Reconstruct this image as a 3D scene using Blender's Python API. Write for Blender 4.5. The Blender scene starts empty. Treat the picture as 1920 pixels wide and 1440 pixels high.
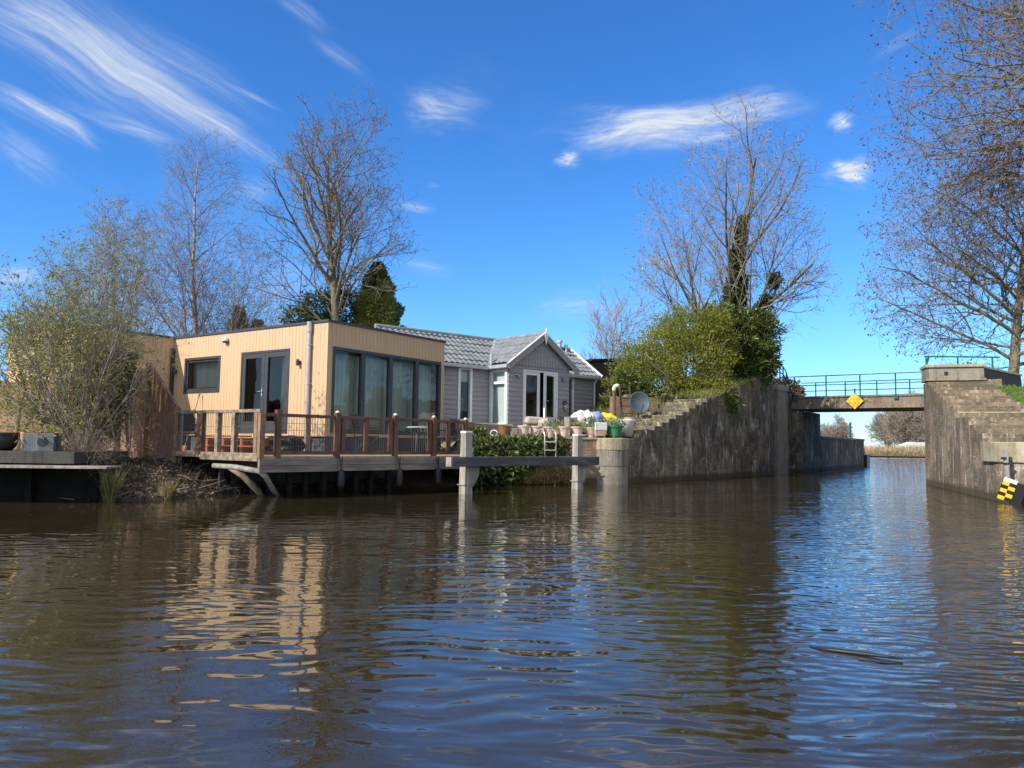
import bpy, math, random
import numpy as np
from mathutils import Vector, Matrix

# ------------------------------------------------------------------ camera, light, sky
SC = bpy.context.scene
COL = SC.collection
F_PX, CAM_H = 1440.0, 1.15                       # focal length in photo pixels, eye height over the water
PITCH, ROLL = math.atan(112 / 1440), math.radians(.75)
SUN_TRAVEL = Vector((.646, .487, -.600)).normalized()

cam_d = bpy.data.cameras.new('camera')
cam = bpy.data.objects.new('camera', cam_d)
COL.objects.link(cam)
cam_d.sensor_width, cam_d.lens = 36, 36 * F_PX / 1920
cam_d.clip_start, cam_d.clip_end = .1, 6000
cam.matrix_world = Matrix.Translation((0, 0, CAM_H)) @ Matrix.Rotation(math.pi / 2 + PITCH, 4, 'X') @ Matrix.Rotation(ROLL, 4, 'Z')
SC.camera = cam

sun_d = bpy.data.lights.new('sun', 'SUN')
sun_d.energy, sun_d.angle, sun_d.color = 3.5, math.radians(.53), (1, .94, .84)
sun = bpy.data.objects.new('sun', sun_d)
COL.objects.link(sun)
sun.rotation_euler = SUN_TRAVEL.to_track_quat('-Z', 'Y').to_euler()

SC.view_settings.view_transform = 'Standard'
SC.view_settings.look = 'None'
SC.view_settings.exposure = 0.84
SC.view_settings.gamma = 1.0

_R = np.array([1, 0, 0.]); _F = np.array([0, math.cos(PITCH), math.sin(PITCH)]); _U = np.cross(_R, _F)
_r = _R * math.cos(ROLL) + _U * math.sin(ROLL); _u = -_R * math.sin(ROLL) + _U * math.cos(ROLL)
def ray(px, py): return _F + _r * (px - 960) / F_PX + _u * (720 - py) / F_PX
def at(px, py, Y):                               # survey helper: a sight line cut at distance Y
    k = ray(px, py); q = k * (Y / k[1]); return Vector((q[0], q[1], q[2] + CAM_H))
def onz(px, py, z):                              # survey helper: a sight line cut by a level
    k = ray(px, py); q = k * ((z - CAM_H) / k[2]); return Vector((q[0], q[1], z))

class NT:
    """small helper for wiring shader nodes"""
    def __init__(s, tree): s.t = tree; s.n = tree.nodes; s.l = tree.links
    def new(s, typ, **kw):
        n = s.n.new(typ)
        for k, v in kw.items(): setattr(n, k, v)
        return n
    def set(s, sock, v):
        if isinstance(v, bpy.types.NodeSocket): s.l.new(v, sock)
        elif isinstance(v, (tuple, list)) and sock.type == 'RGBA' and len(v) == 3: sock.default_value = (*v, 1)
        else: sock.default_value = v
    def m(s, op, a, b=None, c=None, clamp=False):
        n = s.new('ShaderNodeMath', operation=op, use_clamp=clamp)
        s.set(n.inputs[0], a)
        if b is not None: s.set(n.inputs[1], b)
        if c is not None: s.set(n.inputs[2], c)
        return n.outputs[0]
    def sm(s, v, a, b, lo=0, hi=1):
        n = s.new('ShaderNodeMapRange', interpolation_type='SMOOTHSTEP')
        for i, q in enumerate((v, a, b, lo, hi)): s.set(n.inputs[i], q)
        return n.outputs[0]
    def mix(s, f, a, b, mode='MIX'):
        n = s.new('ShaderNodeMix', data_type='RGBA', blend_type=mode)
        s.set(n.inputs[0], f); s.set(n.inputs[6], a); s.set(n.inputs[7], b)
        return n.outputs[2]
    def noise(s, vec, scale, detail=4, rough=.55, dist=0, out=0):
        n = s.new('ShaderNodeTexNoise'); s.set(n.inputs['Vector'], vec)
        n.inputs['Scale'].default_value = scale; n.inputs['Detail'].default_value = detail
        n.inputs['Roughness'].default_value = rough; n.inputs['Distortion'].default_value = dist
        return n.outputs[out]
    def mp(s, vec, loc=(0, 0, 0), rot=(0, 0, 0), scale=(1, 1, 1), typ='POINT'):
        n = s.new('ShaderNodeMapping', vector_type=typ); s.set(n.inputs[0], vec)
        n.inputs[1].default_value = loc; n.inputs[2].default_value = rot; n.inputs[3].default_value = scale
        return n.outputs[0]
    def bump(s, h, strength=1, dist=.01):
        n = s.new('ShaderNodeBump'); s.set(n.inputs['Height'], h)
        n.inputs['Strength'].default_value = strength; n.inputs['Distance'].default_value = dist
        return n.outputs[0]

SKY_STRENGTH = .12
def make_world():
    w = bpy.data.worlds.new('World'); SC.world = w; w.use_nodes = True
    t = NT(w.node_tree); t.n.clear()
    out = t.new('ShaderNodeOutputWorld'); bg = t.new('ShaderNodeBackground')
    t.l.new(bg.outputs[0], out.inputs[0]); bg.inputs[1].default_value = SKY_STRENGTH
    sky = t.new('ShaderNodeTexSky', sky_type='NISHITA', sun_disc=False)
    sky.sun_elevation = math.asin(-SUN_TRAVEL.z)
    sky.sun_rotation = math.atan2(-SUN_TRAVEL.x, -SUN_TRAVEL.y)
    sky.air_density, sky.dust_density, sky.ozone_density, sky.altitude = 1.0, .05, 3.0, 0
    hs = t.new('ShaderNodeHueSaturation'); t.l.new(sky.outputs[0], hs.inputs['Color'])
    hs.inputs['Saturation'].default_value = 1.22; hs.inputs['Value'].default_value = 1.0
    sky_col = t.mix(1.0, hs.outputs[0], (.48, .725, .98), 'MULTIPLY')
    sepz = t.new('ShaderNodeSeparateXYZ'); t.l.new(t.new('ShaderNodeTexCoord').outputs['Generated'], sepz.inputs[0])
    sky_col = t.mix(t.sm(sepz.outputs[2], .16, .0), sky_col, t.mix(1.0, sky_col, (.92, .86, .95), 'MULTIPLY'))
    tc = t.new('ShaderNodeTexCoord')
    sx = t.new('ShaderNodeSeparateXYZ'); t.l.new(tc.outputs['Generated'], sx.inputs[0])
    y = t.m('MAXIMUM', sx.outputs[1], .02)
    p = t.m('DIVIDE', sx.outputs[0], y); q = t.m('DIVIDE', sx.outputs[2], y)
    cv = t.new('ShaderNodeCombineXYZ'); t.l.new(p, cv.inputs[0]); t.l.new(q, cv.inputs[1])
    pq = cv.outputs[0]
    # wind-drawn cirrus and small fair-weather wisps, each at its bearing and height in the sky
    # (px, py of its middle, tilt in degrees, half length, half width, strength, grain scale, stretch)
    clouds = [(150, 85, -37, 300, 110, .42, 6, 6), (250, 150, -38, 330, 46, .85, 7, 9), (385, 245, -31, 190, 24, .85, 8, 8), (290, 130, -37, 220, 80, .28, 6, 7),
              (80, 215, -24, 150, 34, .85, 8, 6), (150, 255, -40, 60, 16, .45, 9, 6), (40, 300, -25, 150, 60, .30, 7, 4),
              (450, 200, -24, 80, 10, .35, 9, 6), (240, 250, -22, 150, 20, .35, 8, 6), (570, 20, -40, 100, 30, .30, 7, 5),
              (1265, 228, 7, 220, 66, .85, 7, 2.8), (1210, 234, 14, 140, 48, .85, 8, 2.2), (1385, 206, 5, 110, 36, .7, 8, 3),
              (1578, 334, 12, 66, 34, 1.5, 11, 1.8), (1073, 299, 20, 32, 28, 1.1, 14, 1.6), (1562, 240, 25, 34, 24, 1.0, 13, 2),
              (820, 205, -10, 110, 62, .34, 7, 2), (800, 190, -35, 60, 26, .35, 9, 3), (860, 180, -12, 90, 40, .22, 8, 3),
              (1080, 570, 6, 110, 34, .34, 9, 3), (1240, 497, -12, 45, 12, .45, 11, 3), (540, 540, 3, 120, 40, .40, 8, 4),
              (770, 404, -3, 45, 14, .40, 12, 3), (803, 365, 0, 22, 9, .5, 14, 3), (20, 520, 0, 70, 34, .5, 8, 3),
              (470, 370, -25, 60, 30, .30, 9, 4), (790, 505, 0, 70, 20, .25, 9, 4), (1610, 800, 0, 130, 30, .4, 9, 4),
              (620, 100, -40, 90, 24, .18, 8, 5), (1690, 60, 35, 110, 22, .16, 8, 5)]
    total = None
    wn = t.new('ShaderNodeVectorMath', operation='MULTIPLY_ADD'); t.l.new(t.noise(pq, 3.2, 1.5, .5, 0, 1), wn.inputs[0])
    wn.inputs[1].default_value = (.10, .10, 0); t.l.new(pq, wn.inputs[2])
    off = t.mp(wn.outputs[0], (-.05, -.05, 0))
    for i, (px, py, ang, hl, hw, st, sc_, stretch) in enumerate(clouds):
        k = ray(px, py); cx, cy = k[0] / k[1], k[2] / k[1]
        loc = t.mp(off, (cx, cy, 0), (0, 0, math.radians(ang)), (hl * 1.35 / F_PX, hw * 1.35 / F_PX, 1), 'TEXTURE')
        ln = t.new('ShaderNodeVectorMath', operation='LENGTH'); t.l.new(loc, ln.inputs[0])
        gr = t.mp(off, (i * 1.37, i * .71, 0), (0, 0, math.radians(ang)), (stretch, 1, 1), 'TEXTURE')
        nz = t.noise(gr, sc_ * 1.9, 9, .66, .5)
        fib = t.sm(t.noise(t.mp(gr, scale=(.55, 1.25, 1)), sc_ * 9, 6, .7, .9), .34, .70, .30, 1.25)
        fall = t.sm(ln.outputs['Value'], 1.0, .0)
        f = t.sm(t.m('ADD', nz, t.m('MULTIPLY', fall, .30)), .50, .92)
        f = t.m('MULTIPLY', t.m('MULTIPLY', t.m('MULTIPLY', f, fib), t.m('POWER', fall, .6)), st * 1.2, clamp=True)
        total = f if total is None else t.m('ADD', total, t.m('MULTIPLY', f, t.m('SUBTRACT', 1, total)))
    veil = t.noise(t.mp(pq, (0, 0, 0), (0, 0, math.radians(-30)), (3, 1, 1), 'TEXTURE'), 5, 6, .6, .5)
    total = t.m('ADD', total, t.m('MULTIPLY', t.sm(veil, .52, .85), .10))
    total = t.m('MULTIPLY', total, t.sm(sx.outputs[1], .02, .12), clamp=True)
    # broken white cloud, unseen, added behind the boat as neutral fill light
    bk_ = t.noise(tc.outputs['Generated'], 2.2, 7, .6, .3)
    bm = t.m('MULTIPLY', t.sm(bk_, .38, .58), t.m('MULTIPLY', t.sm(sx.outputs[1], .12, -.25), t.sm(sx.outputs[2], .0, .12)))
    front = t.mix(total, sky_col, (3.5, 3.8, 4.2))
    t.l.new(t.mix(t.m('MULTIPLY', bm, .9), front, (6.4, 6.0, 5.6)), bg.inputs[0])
    w.cycles.sampling_method = 'MANUAL'; w.cycles.sample_map_resolution = 512
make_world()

# ------------------------------------------------------------------ helpers
RNG = random.Random(7)
def tag(o, label=None, cat=None, group=None, kind=None):
    for k, v in (('label', label), ('category', cat), ('group', group), ('kind', kind)):
        if v: o[k] = v
    return o
def empty(name, loc=(0, 0, 0), rz=0, label=None, cat=None, group=None):
    o = bpy.data.objects.new(name, None); COL.objects.link(o)
    o.location = loc; o.rotation_euler.z = rz; o.empty_display_size = .2
    return tag(o, label, cat, group)
def copy_tree(o, parent=None):
    c = o.copy(); COL.objects.link(c)
    if parent: c.parent = parent
    for ch in [x for x in bpy.data.objects if x.parent == o]: copy_tree(ch, c)
    return c

class FR:
    """a facade frame: origin, u along the face (to the right seen from outside), v up, w outwards"""
    def __init__(s, o, U, W): s.o = Vector(o); s.U = Vector(U).normalized(); s.V = Vector((0, 0, 1)); s.W = Vector(W).normalized()
    def p(s, u, v, w=0): return s.o + s.U * u + s.V * v + s.W * w
WORLD = FR((0, 0, 0), (1, 0, 0), (0, -1, 0))

class MB:
    def __init__(s): s.v = []; s.f = []
    def quad(s, a, b, c, d):
        i = len(s.v); s.v += [tuple(a), tuple(b), tuple(c), tuple(d)]; s.f.append((i, i + 1, i + 2, i + 3))
    def tri(s, a, b, c):
        i = len(s.v); s.v += [tuple(a), tuple(b), tuple(c)]; s.f.append((i, i + 1, i + 2))
    def hexa(s, c):                                # 8 corners: bottom ring then top ring
        i = len(s.v); s.v += [tuple(p) for p in c]
        s.f += [tuple(i + k for k in q) for q in ((3, 2, 1, 0), (4, 5, 6, 7), (0, 1, 5, 4), (1, 2, 6, 5), (2, 3, 7, 6), (3, 0, 4, 7))]
    def box(s, x0, x1, y0, y1, z0, z1):
        s.hexa([(x0, y0, z0), (x1, y0, z0), (x1, y1, z0), (x0, y1, z0), (x0, y0, z1), (x1, y0, z1), (x1, y1, z1), (x0, y1, z1)])
    def fbox(s, fr, u0, u1, v0, v1, w0, w1):
        s.hexa([fr.p(u0, v0, w1), fr.p(u1, v0, w1), fr.p(u1, v0, w0), fr.p(u0, v0, w0), fr.p(u0, v1, w1), fr.p(u1, v1, w1), fr.p(u1, v1, w0), fr.p(u0, v1, w0)])
    def bar(s, a, b, w, h, side=None):
        a, b = Vector(a), Vector(b); d = (b - a).normalized()
        x = Vector(side) if side else (Vector((0, 0, 1)).cross(d) if abs(d.z) < .95 else Vector((1, 0, 0)))
        x = (x - d * x.dot(d)).normalized() * (w / 2); y = d.cross(x).normalized() * (h / 2)
        s.hexa([a - x - y, a + x - y, a + x + y, a - x + y, b - x - y, b + x - y, b + x + y, b - x + y])
    def tube(s, pts, rad, n=8, cap=True):
        pts = [Vector(p) for p in pts]
        if not isinstance(rad, (list, tuple)): rad = [rad] * len(pts)
        i0 = len(s.v); ref = None
        for k, p in enumerate(pts):
            d = pts[min(k + 1, len(pts) - 1)] - pts[max(k - 1, 0)]
            d = d.normalized() if d.length > 1e-9 else Vector((0, 0, 1))
            if ref is None: ref = d.orthogonal().normalized()
            x = (ref - d * ref.dot(d)); x = x.normalized() if x.length > 1e-5 else d.orthogonal().normalized(); ref = x
            y = d.cross(x)
            for j in range(n):
                a = 2 * math.pi * j / n; q = p + (x * math.cos(a) + y * math.sin(a)) * rad[k]; s.v.append((q.x, q.y, q.z))
        for k in range(len(pts) - 1):
            for j in range(n):
                a = i0 + k * n + j; b = i0 + k * n + (j + 1) % n; s.f.append((a, b, b + n, a + n))
        if cap:
            s.f.append(tuple(i0 + j for j in reversed(range(n)))); e = i0 + (len(pts) - 1) * n; s.f.append(tuple(e + j for j in range(n)))
    def lathe(s, prof, n=20, c=(0, 0, 0), squash=1.0, a0=0, a1=2 * math.pi):
        i0 = len(s.v); full = abs(a1 - a0 - 2 * math.pi) < 1e-6; m = n if full else n + 1
        for r, z in prof:
            for j in range(m):
                a = a0 + (a1 - a0) * j / n; s.v.append((c[0] + r * math.cos(a), c[1] + r * squash * math.sin(a), c[2] + z))
        for k in range(len(prof) - 1):
            for j in range(n):
                a = i0 + k * m + j; b = i0 + k * m + (j + 1) % m; s.f.append((a, b, b + m, a + m))
    def prism(s, poly, fr, w0, w1):               # poly of (u, v) counter-clockwise seen from outside
        i = len(s.v); n = len(poly)
        s.v += [tuple(fr.p(u, v, w1)) for u, v in poly] + [tuple(fr.p(u, v, w0)) for u, v in poly]
        s.f.append(tuple(i + k for k in range(n))); s.f.append(tuple(i + n + k for k in reversed(range(n))))
        for k in range(n): a, b = i + k, i + (k + 1) % n; s.f.append((a, a + n, b + n, b))
    def raw(s, v, f):
        i = len(s.v); s.v += [tuple(p) for p in v]; s.f += [tuple(i + k for k in q) for q in f]
    def build(s, name, mat, parent=None, smooth=False, bevel=0, uv=True, loc=None):
        me = bpy.data.meshes.new(name); me.from_pydata(s.v, [], s.f); me.update()
        if uv and s.f:
            nv = len(me.vertices); co = np.empty(nv * 3); me.vertices.foreach_get('co', co); co = co.reshape(-1, 3)
            nf = len(me.polygons); no = np.empty(nf * 3); me.polygons.foreach_get('normal', no); no = np.abs(no.reshape(-1, 3))
            lt = np.empty(nf, dtype=np.int32); me.polygons.foreach_get('loop_total', lt)
            vi = np.empty(len(me.loops), dtype=np.int32); me.loops.foreach_get('vertex_index', vi)
            fn = np.repeat(no, lt, axis=0); c = co[vi]
            top = (fn[:, 2] > fn[:, 0]) & (fn[:, 2] > fn[:, 1]); xs = fn[:, 0] > fn[:, 1]
            u_ = np.where(top, c[:, 0], np.where(xs, c[:, 1], c[:, 0])); v_ = np.where(top, c[:, 1], c[:, 2])
            l = me.uv_layers.new(name='UVMap'); l.data.foreach_set('uv', np.stack([u_, v_], 1).ravel())
        if smooth: me.polygons.foreach_set('use_smooth', [True] * len(me.polygons))
        me.materials.append(mat)
        o = bpy.data.objects.new(name, me); COL.objects.link(o)
        if parent: o.parent = parent
        if loc is not None: o.location = loc
        if bevel:
            b = o.modifiers.new('bevel', 'BEVEL'); b.width = bevel; b.segments = 2; b.limit_method = 'ANGLE'; b.angle_limit = math.radians(40)
        return o

# ------------------------------------------------------------------ materials
def base_mat(name):
    m = bpy.data.materials.new(name); m.use_nodes = True
    t = NT(m.node_tree); b = t.n['Principled BSDF']
    return m, t, b
def pm(name, c1, c2=None, scale=3, rough=.7, bump=.0, bscale=40, metal=0, stretch=(1, 1, 1), spec=.5, detail=6, lo=.35, hi=.65):
    m, t, b = base_mat(name)
    tc = t.new('ShaderNodeTexCoord'); v = t.mp(tc.outputs['Object'], scale=stretch)
    if c2:
        t.set(b.inputs['Base Color'], t.mix(t.sm(t.noise(v, scale, detail, .6), lo, hi), c1, c2))
    else: b.inputs['Base Color'].default_value = (*c1, 1)
    b.inputs['Roughness'].default_value = rough; b.inputs['Metallic'].default_value = metal
    b.inputs['Specular IOR Level'].default_value = spec
    if bump: t.set(b.inputs['Normal'], t.bump(t.noise(v, bscale, 5, .6), 1, bump))
    return m
def leaf_mat(name, cols, trans=.3, rough=.5, spec=.4):
    m, t, b = base_mat(name)
    g = t.new('ShaderNodeNewGeometry'); cr = t.new('ShaderNodeValToRGB')
    t.l.new(g.outputs['Random Per Island'], cr.inputs[0]); cr.color_ramp.interpolation = 'LINEAR'
    el = cr.color_ramp.elements
    while len(el) < len(cols): el.new(.5)
    for i, c in enumerate(cols): el[i].position = i / (len(cols) - 1); el[i].color = (*c, 1)
    tc = t.new('ShaderNodeTexCoord')
    big = t.sm(t.noise(tc.outputs['Object'], 1.1, 3, .5), .3, .7, .72, 1.25)
    mul = t.new('ShaderNodeVectorMath', operation='SCALE'); t.l.new(cr.outputs[0], mul.inputs[0]); t.set(mul.inputs[3], big)
    t.l.new(mul.outputs[0], b.inputs['Base Color']); b.inputs['Roughness'].default_value = rough; b.inputs['Specular IOR Level'].default_value = spec
    tr = t.new('ShaderNodeBsdfTranslucent'); t.l.new(mul.outputs[0], tr.inputs[0])
    mx = t.new('ShaderNodeMixShader'); mx.inputs[0].default_value = trans
    t.l.new(b.outputs[0], mx.inputs[1]); t.l.new(tr.outputs[0], mx.inputs[2]); t.l.new(mx.outputs[0], t.n['Material Output'].inputs[0])
    return m
def glass_mat(name, tint=(.75, .82, .8), refl=1.0):
    m, t, b = base_mat(name); t.n.remove(b)
    g = t.new('ShaderNodeBsdfGlossy'); g.inputs['Roughness'].default_value = .015
    tr = t.new('ShaderNodeBsdfTransparent'); tr.inputs[0].default_value = (*tint, 1)
    fr = t.new('ShaderNodeFresnel'); fr.inputs[0].default_value = 1.6
    tc = t.new('ShaderNodeTexCoord'); t.set(g.inputs['Normal'], t.bump(t.noise(tc.outputs['Object'], 1.3, 2), 1, .004))
    mx = t.new('ShaderNodeMixShader'); t.set(mx.inputs[0], t.m('MULTIPLY', fr.outputs[0], .95 * refl, clamp=True))
    t.l.new(tr.outputs[0], mx.inputs[1]); t.l.new(g.outputs[0], mx.inputs[2]); t.l.new(mx.outputs[0], t.n['Material Output'].inputs[0])
    return m
def cladding_mat():
    m, t, b = base_mat('honey_cladding')
    uv = t.new('ShaderNodeUVMap').outputs[0]; s = t.new('ShaderNodeSeparateXYZ'); t.l.new(uv, s.inputs[0])
    u = t.m('DIVIDE', s.outputs[0], .135); fr = t.m('FRACT', u)
    fl = t.m('FLOOR', u); wn = t.new('ShaderNodeTexWhiteNoise', noise_dimensions='1D'); t.l.new(fl, wn.inputs['W'])
    grain = t.noise(t.mp(uv, scale=(14, .9, 1)), 3, 6, .65, .8)
    c = t.mix(t.sm(grain, .3, .75), (.585, .43, .27), (.50, .345, .20))
    c = t.mix(t.m('MULTIPLY', wn.outputs[0], .55), c, (.53, .36, .20))
    c = t.mix(t.m('MULTIPLY', t.sm(t.noise(t.mp(uv, scale=(1.6, .5, 1)), 1.4, 5, .6, .4), .45, .75), .28), c, (.40, .27, .15))
    gap = t.m('LESS_THAN', t.m('ABSOLUTE', t.m('SUBTRACT', fr, .5)), .46)
    c = t.mix(t.m('MULTIPLY', t.m('SUBTRACT', 1, gap), .45), c, (.2, .11, .05))
    t.set(b.inputs['Base Color'], c); b.inputs['Roughness'].default_value = .6; b.inputs['Specular IOR Level'].default_value = .3
    t.set(b.inputs['Normal'], t.bump(t.m('ADD', gap, t.m('MULTIPLY', grain, .12)), 1, .006))
    return m
def brick_mat(name, base, dark, pale, streak=.6, moss=0, seed=0.0, mortar=(.30, .27, .22), vx=2.2, vz=.22):
    """old lock masonry: brick courses, soot, lime streaks, moss; a wet band at the water"""
    m, t, b = base_mat(name)
    uv = t.new('ShaderNodeUVMap').outputs[0]
    tc = t.new('ShaderNodeTexCoord'); ob = t.mp(tc.outputs['Object'], (seed, seed * .7, 0))
    bt = t.new('ShaderNodeTexBrick'); t.l.new(uv, bt.inputs['Vector'])
    bt.inputs['Scale'].default_value = 1; bt.inputs['Brick Width'].default_value = .22; bt.inputs['Row Height'].default_value = .068
    bt.inputs['Mortar Size'].default_value = .007; bt.inputs['Mortar Smooth'].default_value = .3; bt.inputs['Bias'].default_value = 0
    bt.inputs['Color1'].default_value = (*base, 1); bt.inputs['Color2'].default_value = (base[0] * .62, base[1] * .6, base[2] * .62, 1); bt.inputs['Mortar'].default_value = (*mortar, 1)
    col = t.mix(t.sm(t.noise(ob, .9, 7, .7), .43, .56), bt.outputs[0], dark)
    col = t.mix(t.m('MULTIPLY', t.sm(t.noise(t.mp(ob, (7, 3, 1), scale=(1, 1, .6)), 2.6, 6, .7), .52, .64), .5), col, (base[0] * 1.5, base[1] * 1.45, base[2] * 1.35))
    vs = t.noise(t.mp(ob, scale=(vx, vx, vz)), 1.6, 8, .72, .9)
    brk = t.noise(ob, 6, 5, .7)
    st = t.m('MULTIPLY', t.sm(vs, .52, .66), t.sm(brk, .32, .58))
    col = t.mix(t.m('MULTIPLY', st, streak, clamp=True), col, pale)
    ds = t.noise(t.mp(ob, (3, 1, 0), scale=(vx * 1.1, vx * 1.1, vz * .8)), 1.1, 7, .7, .8)
    col = t.mix(t.m('MULTIPLY', t.sm(ds, .52, .66), .75), col, dark)
    fl = t.m('MULTIPLY', t.sm(t.noise(ob, 1.2, 3), .48, .62), t.sm(t.noise(t.mp(ob, scale=(1, 1, 4)), 9, 4, .7), .56, .66))
    col = t.mix(t.m('MULTIPLY', fl, streak), col, pale)
    g = t.new('ShaderNodeNewGeometry'); sp = t.new('ShaderNodeSeparateXYZ'); t.l.new(g.outputs['Position'], sp.inputs[0])
    z = t.m('ADD', sp.outputs[2], t.m('MULTIPLY', t.m('SUBTRACT', t.noise(ob, 2.5, 4), .5), .14))
    col = t.mix(t.m('MULTIPLY', t.sm(z, .26, .10), .85), col, (.055, .045, .022))
    if moss:
        up = t.new('ShaderNodeSeparateXYZ'); t.l.new(g.outputs['Normal'], up.inputs[0])
        mn = t.m('MULTIPLY', t.sm(t.noise(ob, 2.3, 6, .7), .42, .62), moss)
        col = t.mix(t.m('MULTIPLY', mn, t.sm(z, 1.2, 3.4, .35, 1), clamp=True), col, (.13, .105, .035))
        col = t.mix(t.m('MULTIPLY', t.sm(up.outputs[2], .5, .9), t.sm(t.noise(ob, 4, 5, .7), .35, .6)), col, (.15, .13, .05))
    t.set(b.inputs['Base Color'], col); b.inputs['Roughness'].default_value = .85; b.inputs['Specular IOR Level'].default_value = .3
    h = t.m('ADD', t.m('MULTIPLY', bt.outputs['Fac'], -.6), t.m('MULTIPLY', t.noise(ob, 22, 6, .7), .9))
    t.set(b.inputs['Normal'], t.bump(h, 1, .022))
    return m
def stone_mat(name, c1, c2, dark, pale=(.5, .48, .42), moss=(.16, .14, .05), mossamt=.5):
    m, t, b = base_mat(name)
    tc = t.new('ShaderNodeTexCoord'); ob = tc.outputs['Object']
    col = t.mix(t.sm(t.noise(ob, 2.2, 6, .65), .35, .65), c1, c2)
    vs = t.noise(t.mp(ob, scale=(3, 3, .3)), 2, 6, .65, .3)
    col = t.mix(t.m('MULTIPLY', t.sm(vs, .5, .66), .8), col, dark)
    col = t.mix(t.m('MULTIPLY', t.sm(t.noise(t.mp(ob, (5, 0, 0), scale=(4, 4, .4)), 2.3, 6, .7), .57, .68), .6), col, pale)
    col = t.mix(t.m('MULTIPLY', t.sm(t.noise(ob, 3.1, 6, .7), .5, .66), mossamt), col, moss)
    t.set(b.inputs['Base Color'], col); b.inputs['Roughness'].default_value = .85; b.inputs['Specular IOR Level'].default_value = .3
    t.set(b.inputs['Normal'], t.bump(t.noise(ob, 14, 7, .7), 1, .02))
    return m
def water_mat():
    m, t, b = base_mat('canal_water')
    tc = t.new('ShaderNodeTexCoord'); ob = tc.outputs['Object']
    sp = t.new('ShaderNodeSeparateXYZ'); t.l.new(ob, sp.inputs[0])
    # wind reaches the open middle and the lock channel; the lee of the deck stays calm
    fetch = t.m('ADD', t.m('MULTIPLY', sp.outputs[0], .55), t.m('MULTIPLY', sp.outputs[1], -.50))
    calm = t.sm(t.m('ADD', fetch, t.m('MULTIPLY', t.m('SUBTRACT', t.noise(ob, .22, 3), .5), 5)), -9.0, -3.0, .42, 1)
    chan = t.sm(t.m('SUBTRACT', sp.outputs[0], t.m('MULTIPLY', sp.outputs[1], .34)), -1.6, 1.6)
    warp = t.new('ShaderNodeVectorMath', operation='MULTIPLY_ADD'); t.l.new(t.noise(ob, .5, 2, out=1), warp.inputs[0])
    warp.inputs[1].default_value = (.7, .7, 0); t.l.new(ob, warp.inputs[2]); wv = warp.outputs[0]
    swell = t.noise(t.mp(wv, rot=(0, 0, math.radians(-22)), scale=(.5, 1.0, 1)), 1.9, 0, .4)
    mid = t.noise(t.mp(wv, rot=(0, 0, math.radians(-28)), scale=(.38, 1.0, 1)), 7.2, .5, .35)
    fine = t.noise(t.mp(wv, rot=(0, 0, math.radians(14)), scale=(.5, 1.0, 1)), 15.0, .5, .3)
    patch = t.sm(t.noise(t.mp(ob, scale=(.6, 1, 1)), .45, 4, .6), .36, .62, .22, 1.15)
    h = t.m('MULTIPLY', swell, .0085)
    h = t.m('ADD', h, t.m('MULTIPLY', t.m('MULTIPLY', mid, patch), .0150))
    h = t.m('ADD', h, t.m('MULTIPLY', t.m('MULTIPLY', fine, t.m('ADD', .30, t.m('MULTIPLY', chan, 1.2))), .0062))
    h = t.m('MULTIPLY', h, calm)
    chop = t.noise(t.mp(wv, rot=(0, 0, math.radians(-12)), scale=(.5, 1.0, 1)), 2.4, 1, .5)
    h = t.m('ADD', h, t.m('MULTIPLY', t.m('MULTIPLY', chop, t.sm(sp.outputs[1], 20, 44)), .085))
    silt = t.mix(t.sm(t.noise(ob, .5, 5, .6), .3, .7), (.027, .021, .0095), (.036, .028, .013))
    t.set(b.inputs['Base Color'], silt); b.inputs['Roughness'].default_value = .006; b.inputs['IOR'].default_value = 1.62
    t.set(b.inputs['Normal'], t.bump(h, 1, 1.0))
    return m

M = {}
M['clad'] = cladding_mat()
M['anthracite'] = pm('anthracite_frame', (.035, .04, .046), (.045, .05, .058), 4, .42)
M['plinth'] = pm('plinth_board', (.075, .082, .09), (.055, .06, .068), 3, .75, .004)
M['white'] = pm('white_paint', (.78, .79, .80), (.68, .69, .70), 5, .45)
M['greyboard'] = pm('grey_weatherboard', (.30, .30, .315), (.25, .25, .265), 6, .6, .004, 30, stretch=(.3, .3, 4))
M['greytrim'] = pm('grey_trim_paint', (.29, .285, .29), (.25, .245, .25), 5, .55)
M['tile'] = pm('grey_roof_tile', (.255, .268, .27), (.175, .187, .19), 3.2, .40, .003, 60)
M['zinc'] = pm('zinc_pipe', (.46, .47, .48), (.38, .39, .41), 6, .4, metal=.25)
M['dark_metal'] = pm('dark_metal', (.03, .032, .035), None, 1, .45)
M['inside'] = pm('interior_wall', (.42, .40, .37), (.38, .36, .33), 2, .9)
M['curtain'] = pm('sheer_curtain', (.62, .66, .62), (.50, .55, .52), 5, .9, stretch=(1, 1, .05))
M['blind'] = pm('white_blind', (.74, .77, .78), (.68, .71, .72), 3, .8)
M['glass'] = glass_mat('window_glass')
M['wood_grey'] = pm('weathered_grey_wood', (.30, .275, .24), (.15, .135, .115), 5, .8, .006, 30, stretch=(1.2, 1.2, .35))
M['fascia'] = pm('weathered_fascia', (.25, .215, .17), (.14, .12, .095), 3.5, .85, .008, 22, stretch=(.35, .35, 4))
M['deckboard'] = pm('deck_board_edge', (.34, .27, .18), (.22, .17, .11), 6, .8, .004)
M['rail_brown'] = pm('red_brown_hardwood', (.155, .070, .036), (.085, .038, .022), 5, .6, .005, 30, stretch=(1, 1, .4))
M['rail_pale'] = pm('sunbleached_wood', (.27, .17, .10), (.17, .10, .06), 6, .75, .006, 30)
M['old_wood'] = pm('lichened_old_wood', (.30, .24, .17), (.14, .10, .07), 9, .85, .01, 30)
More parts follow.
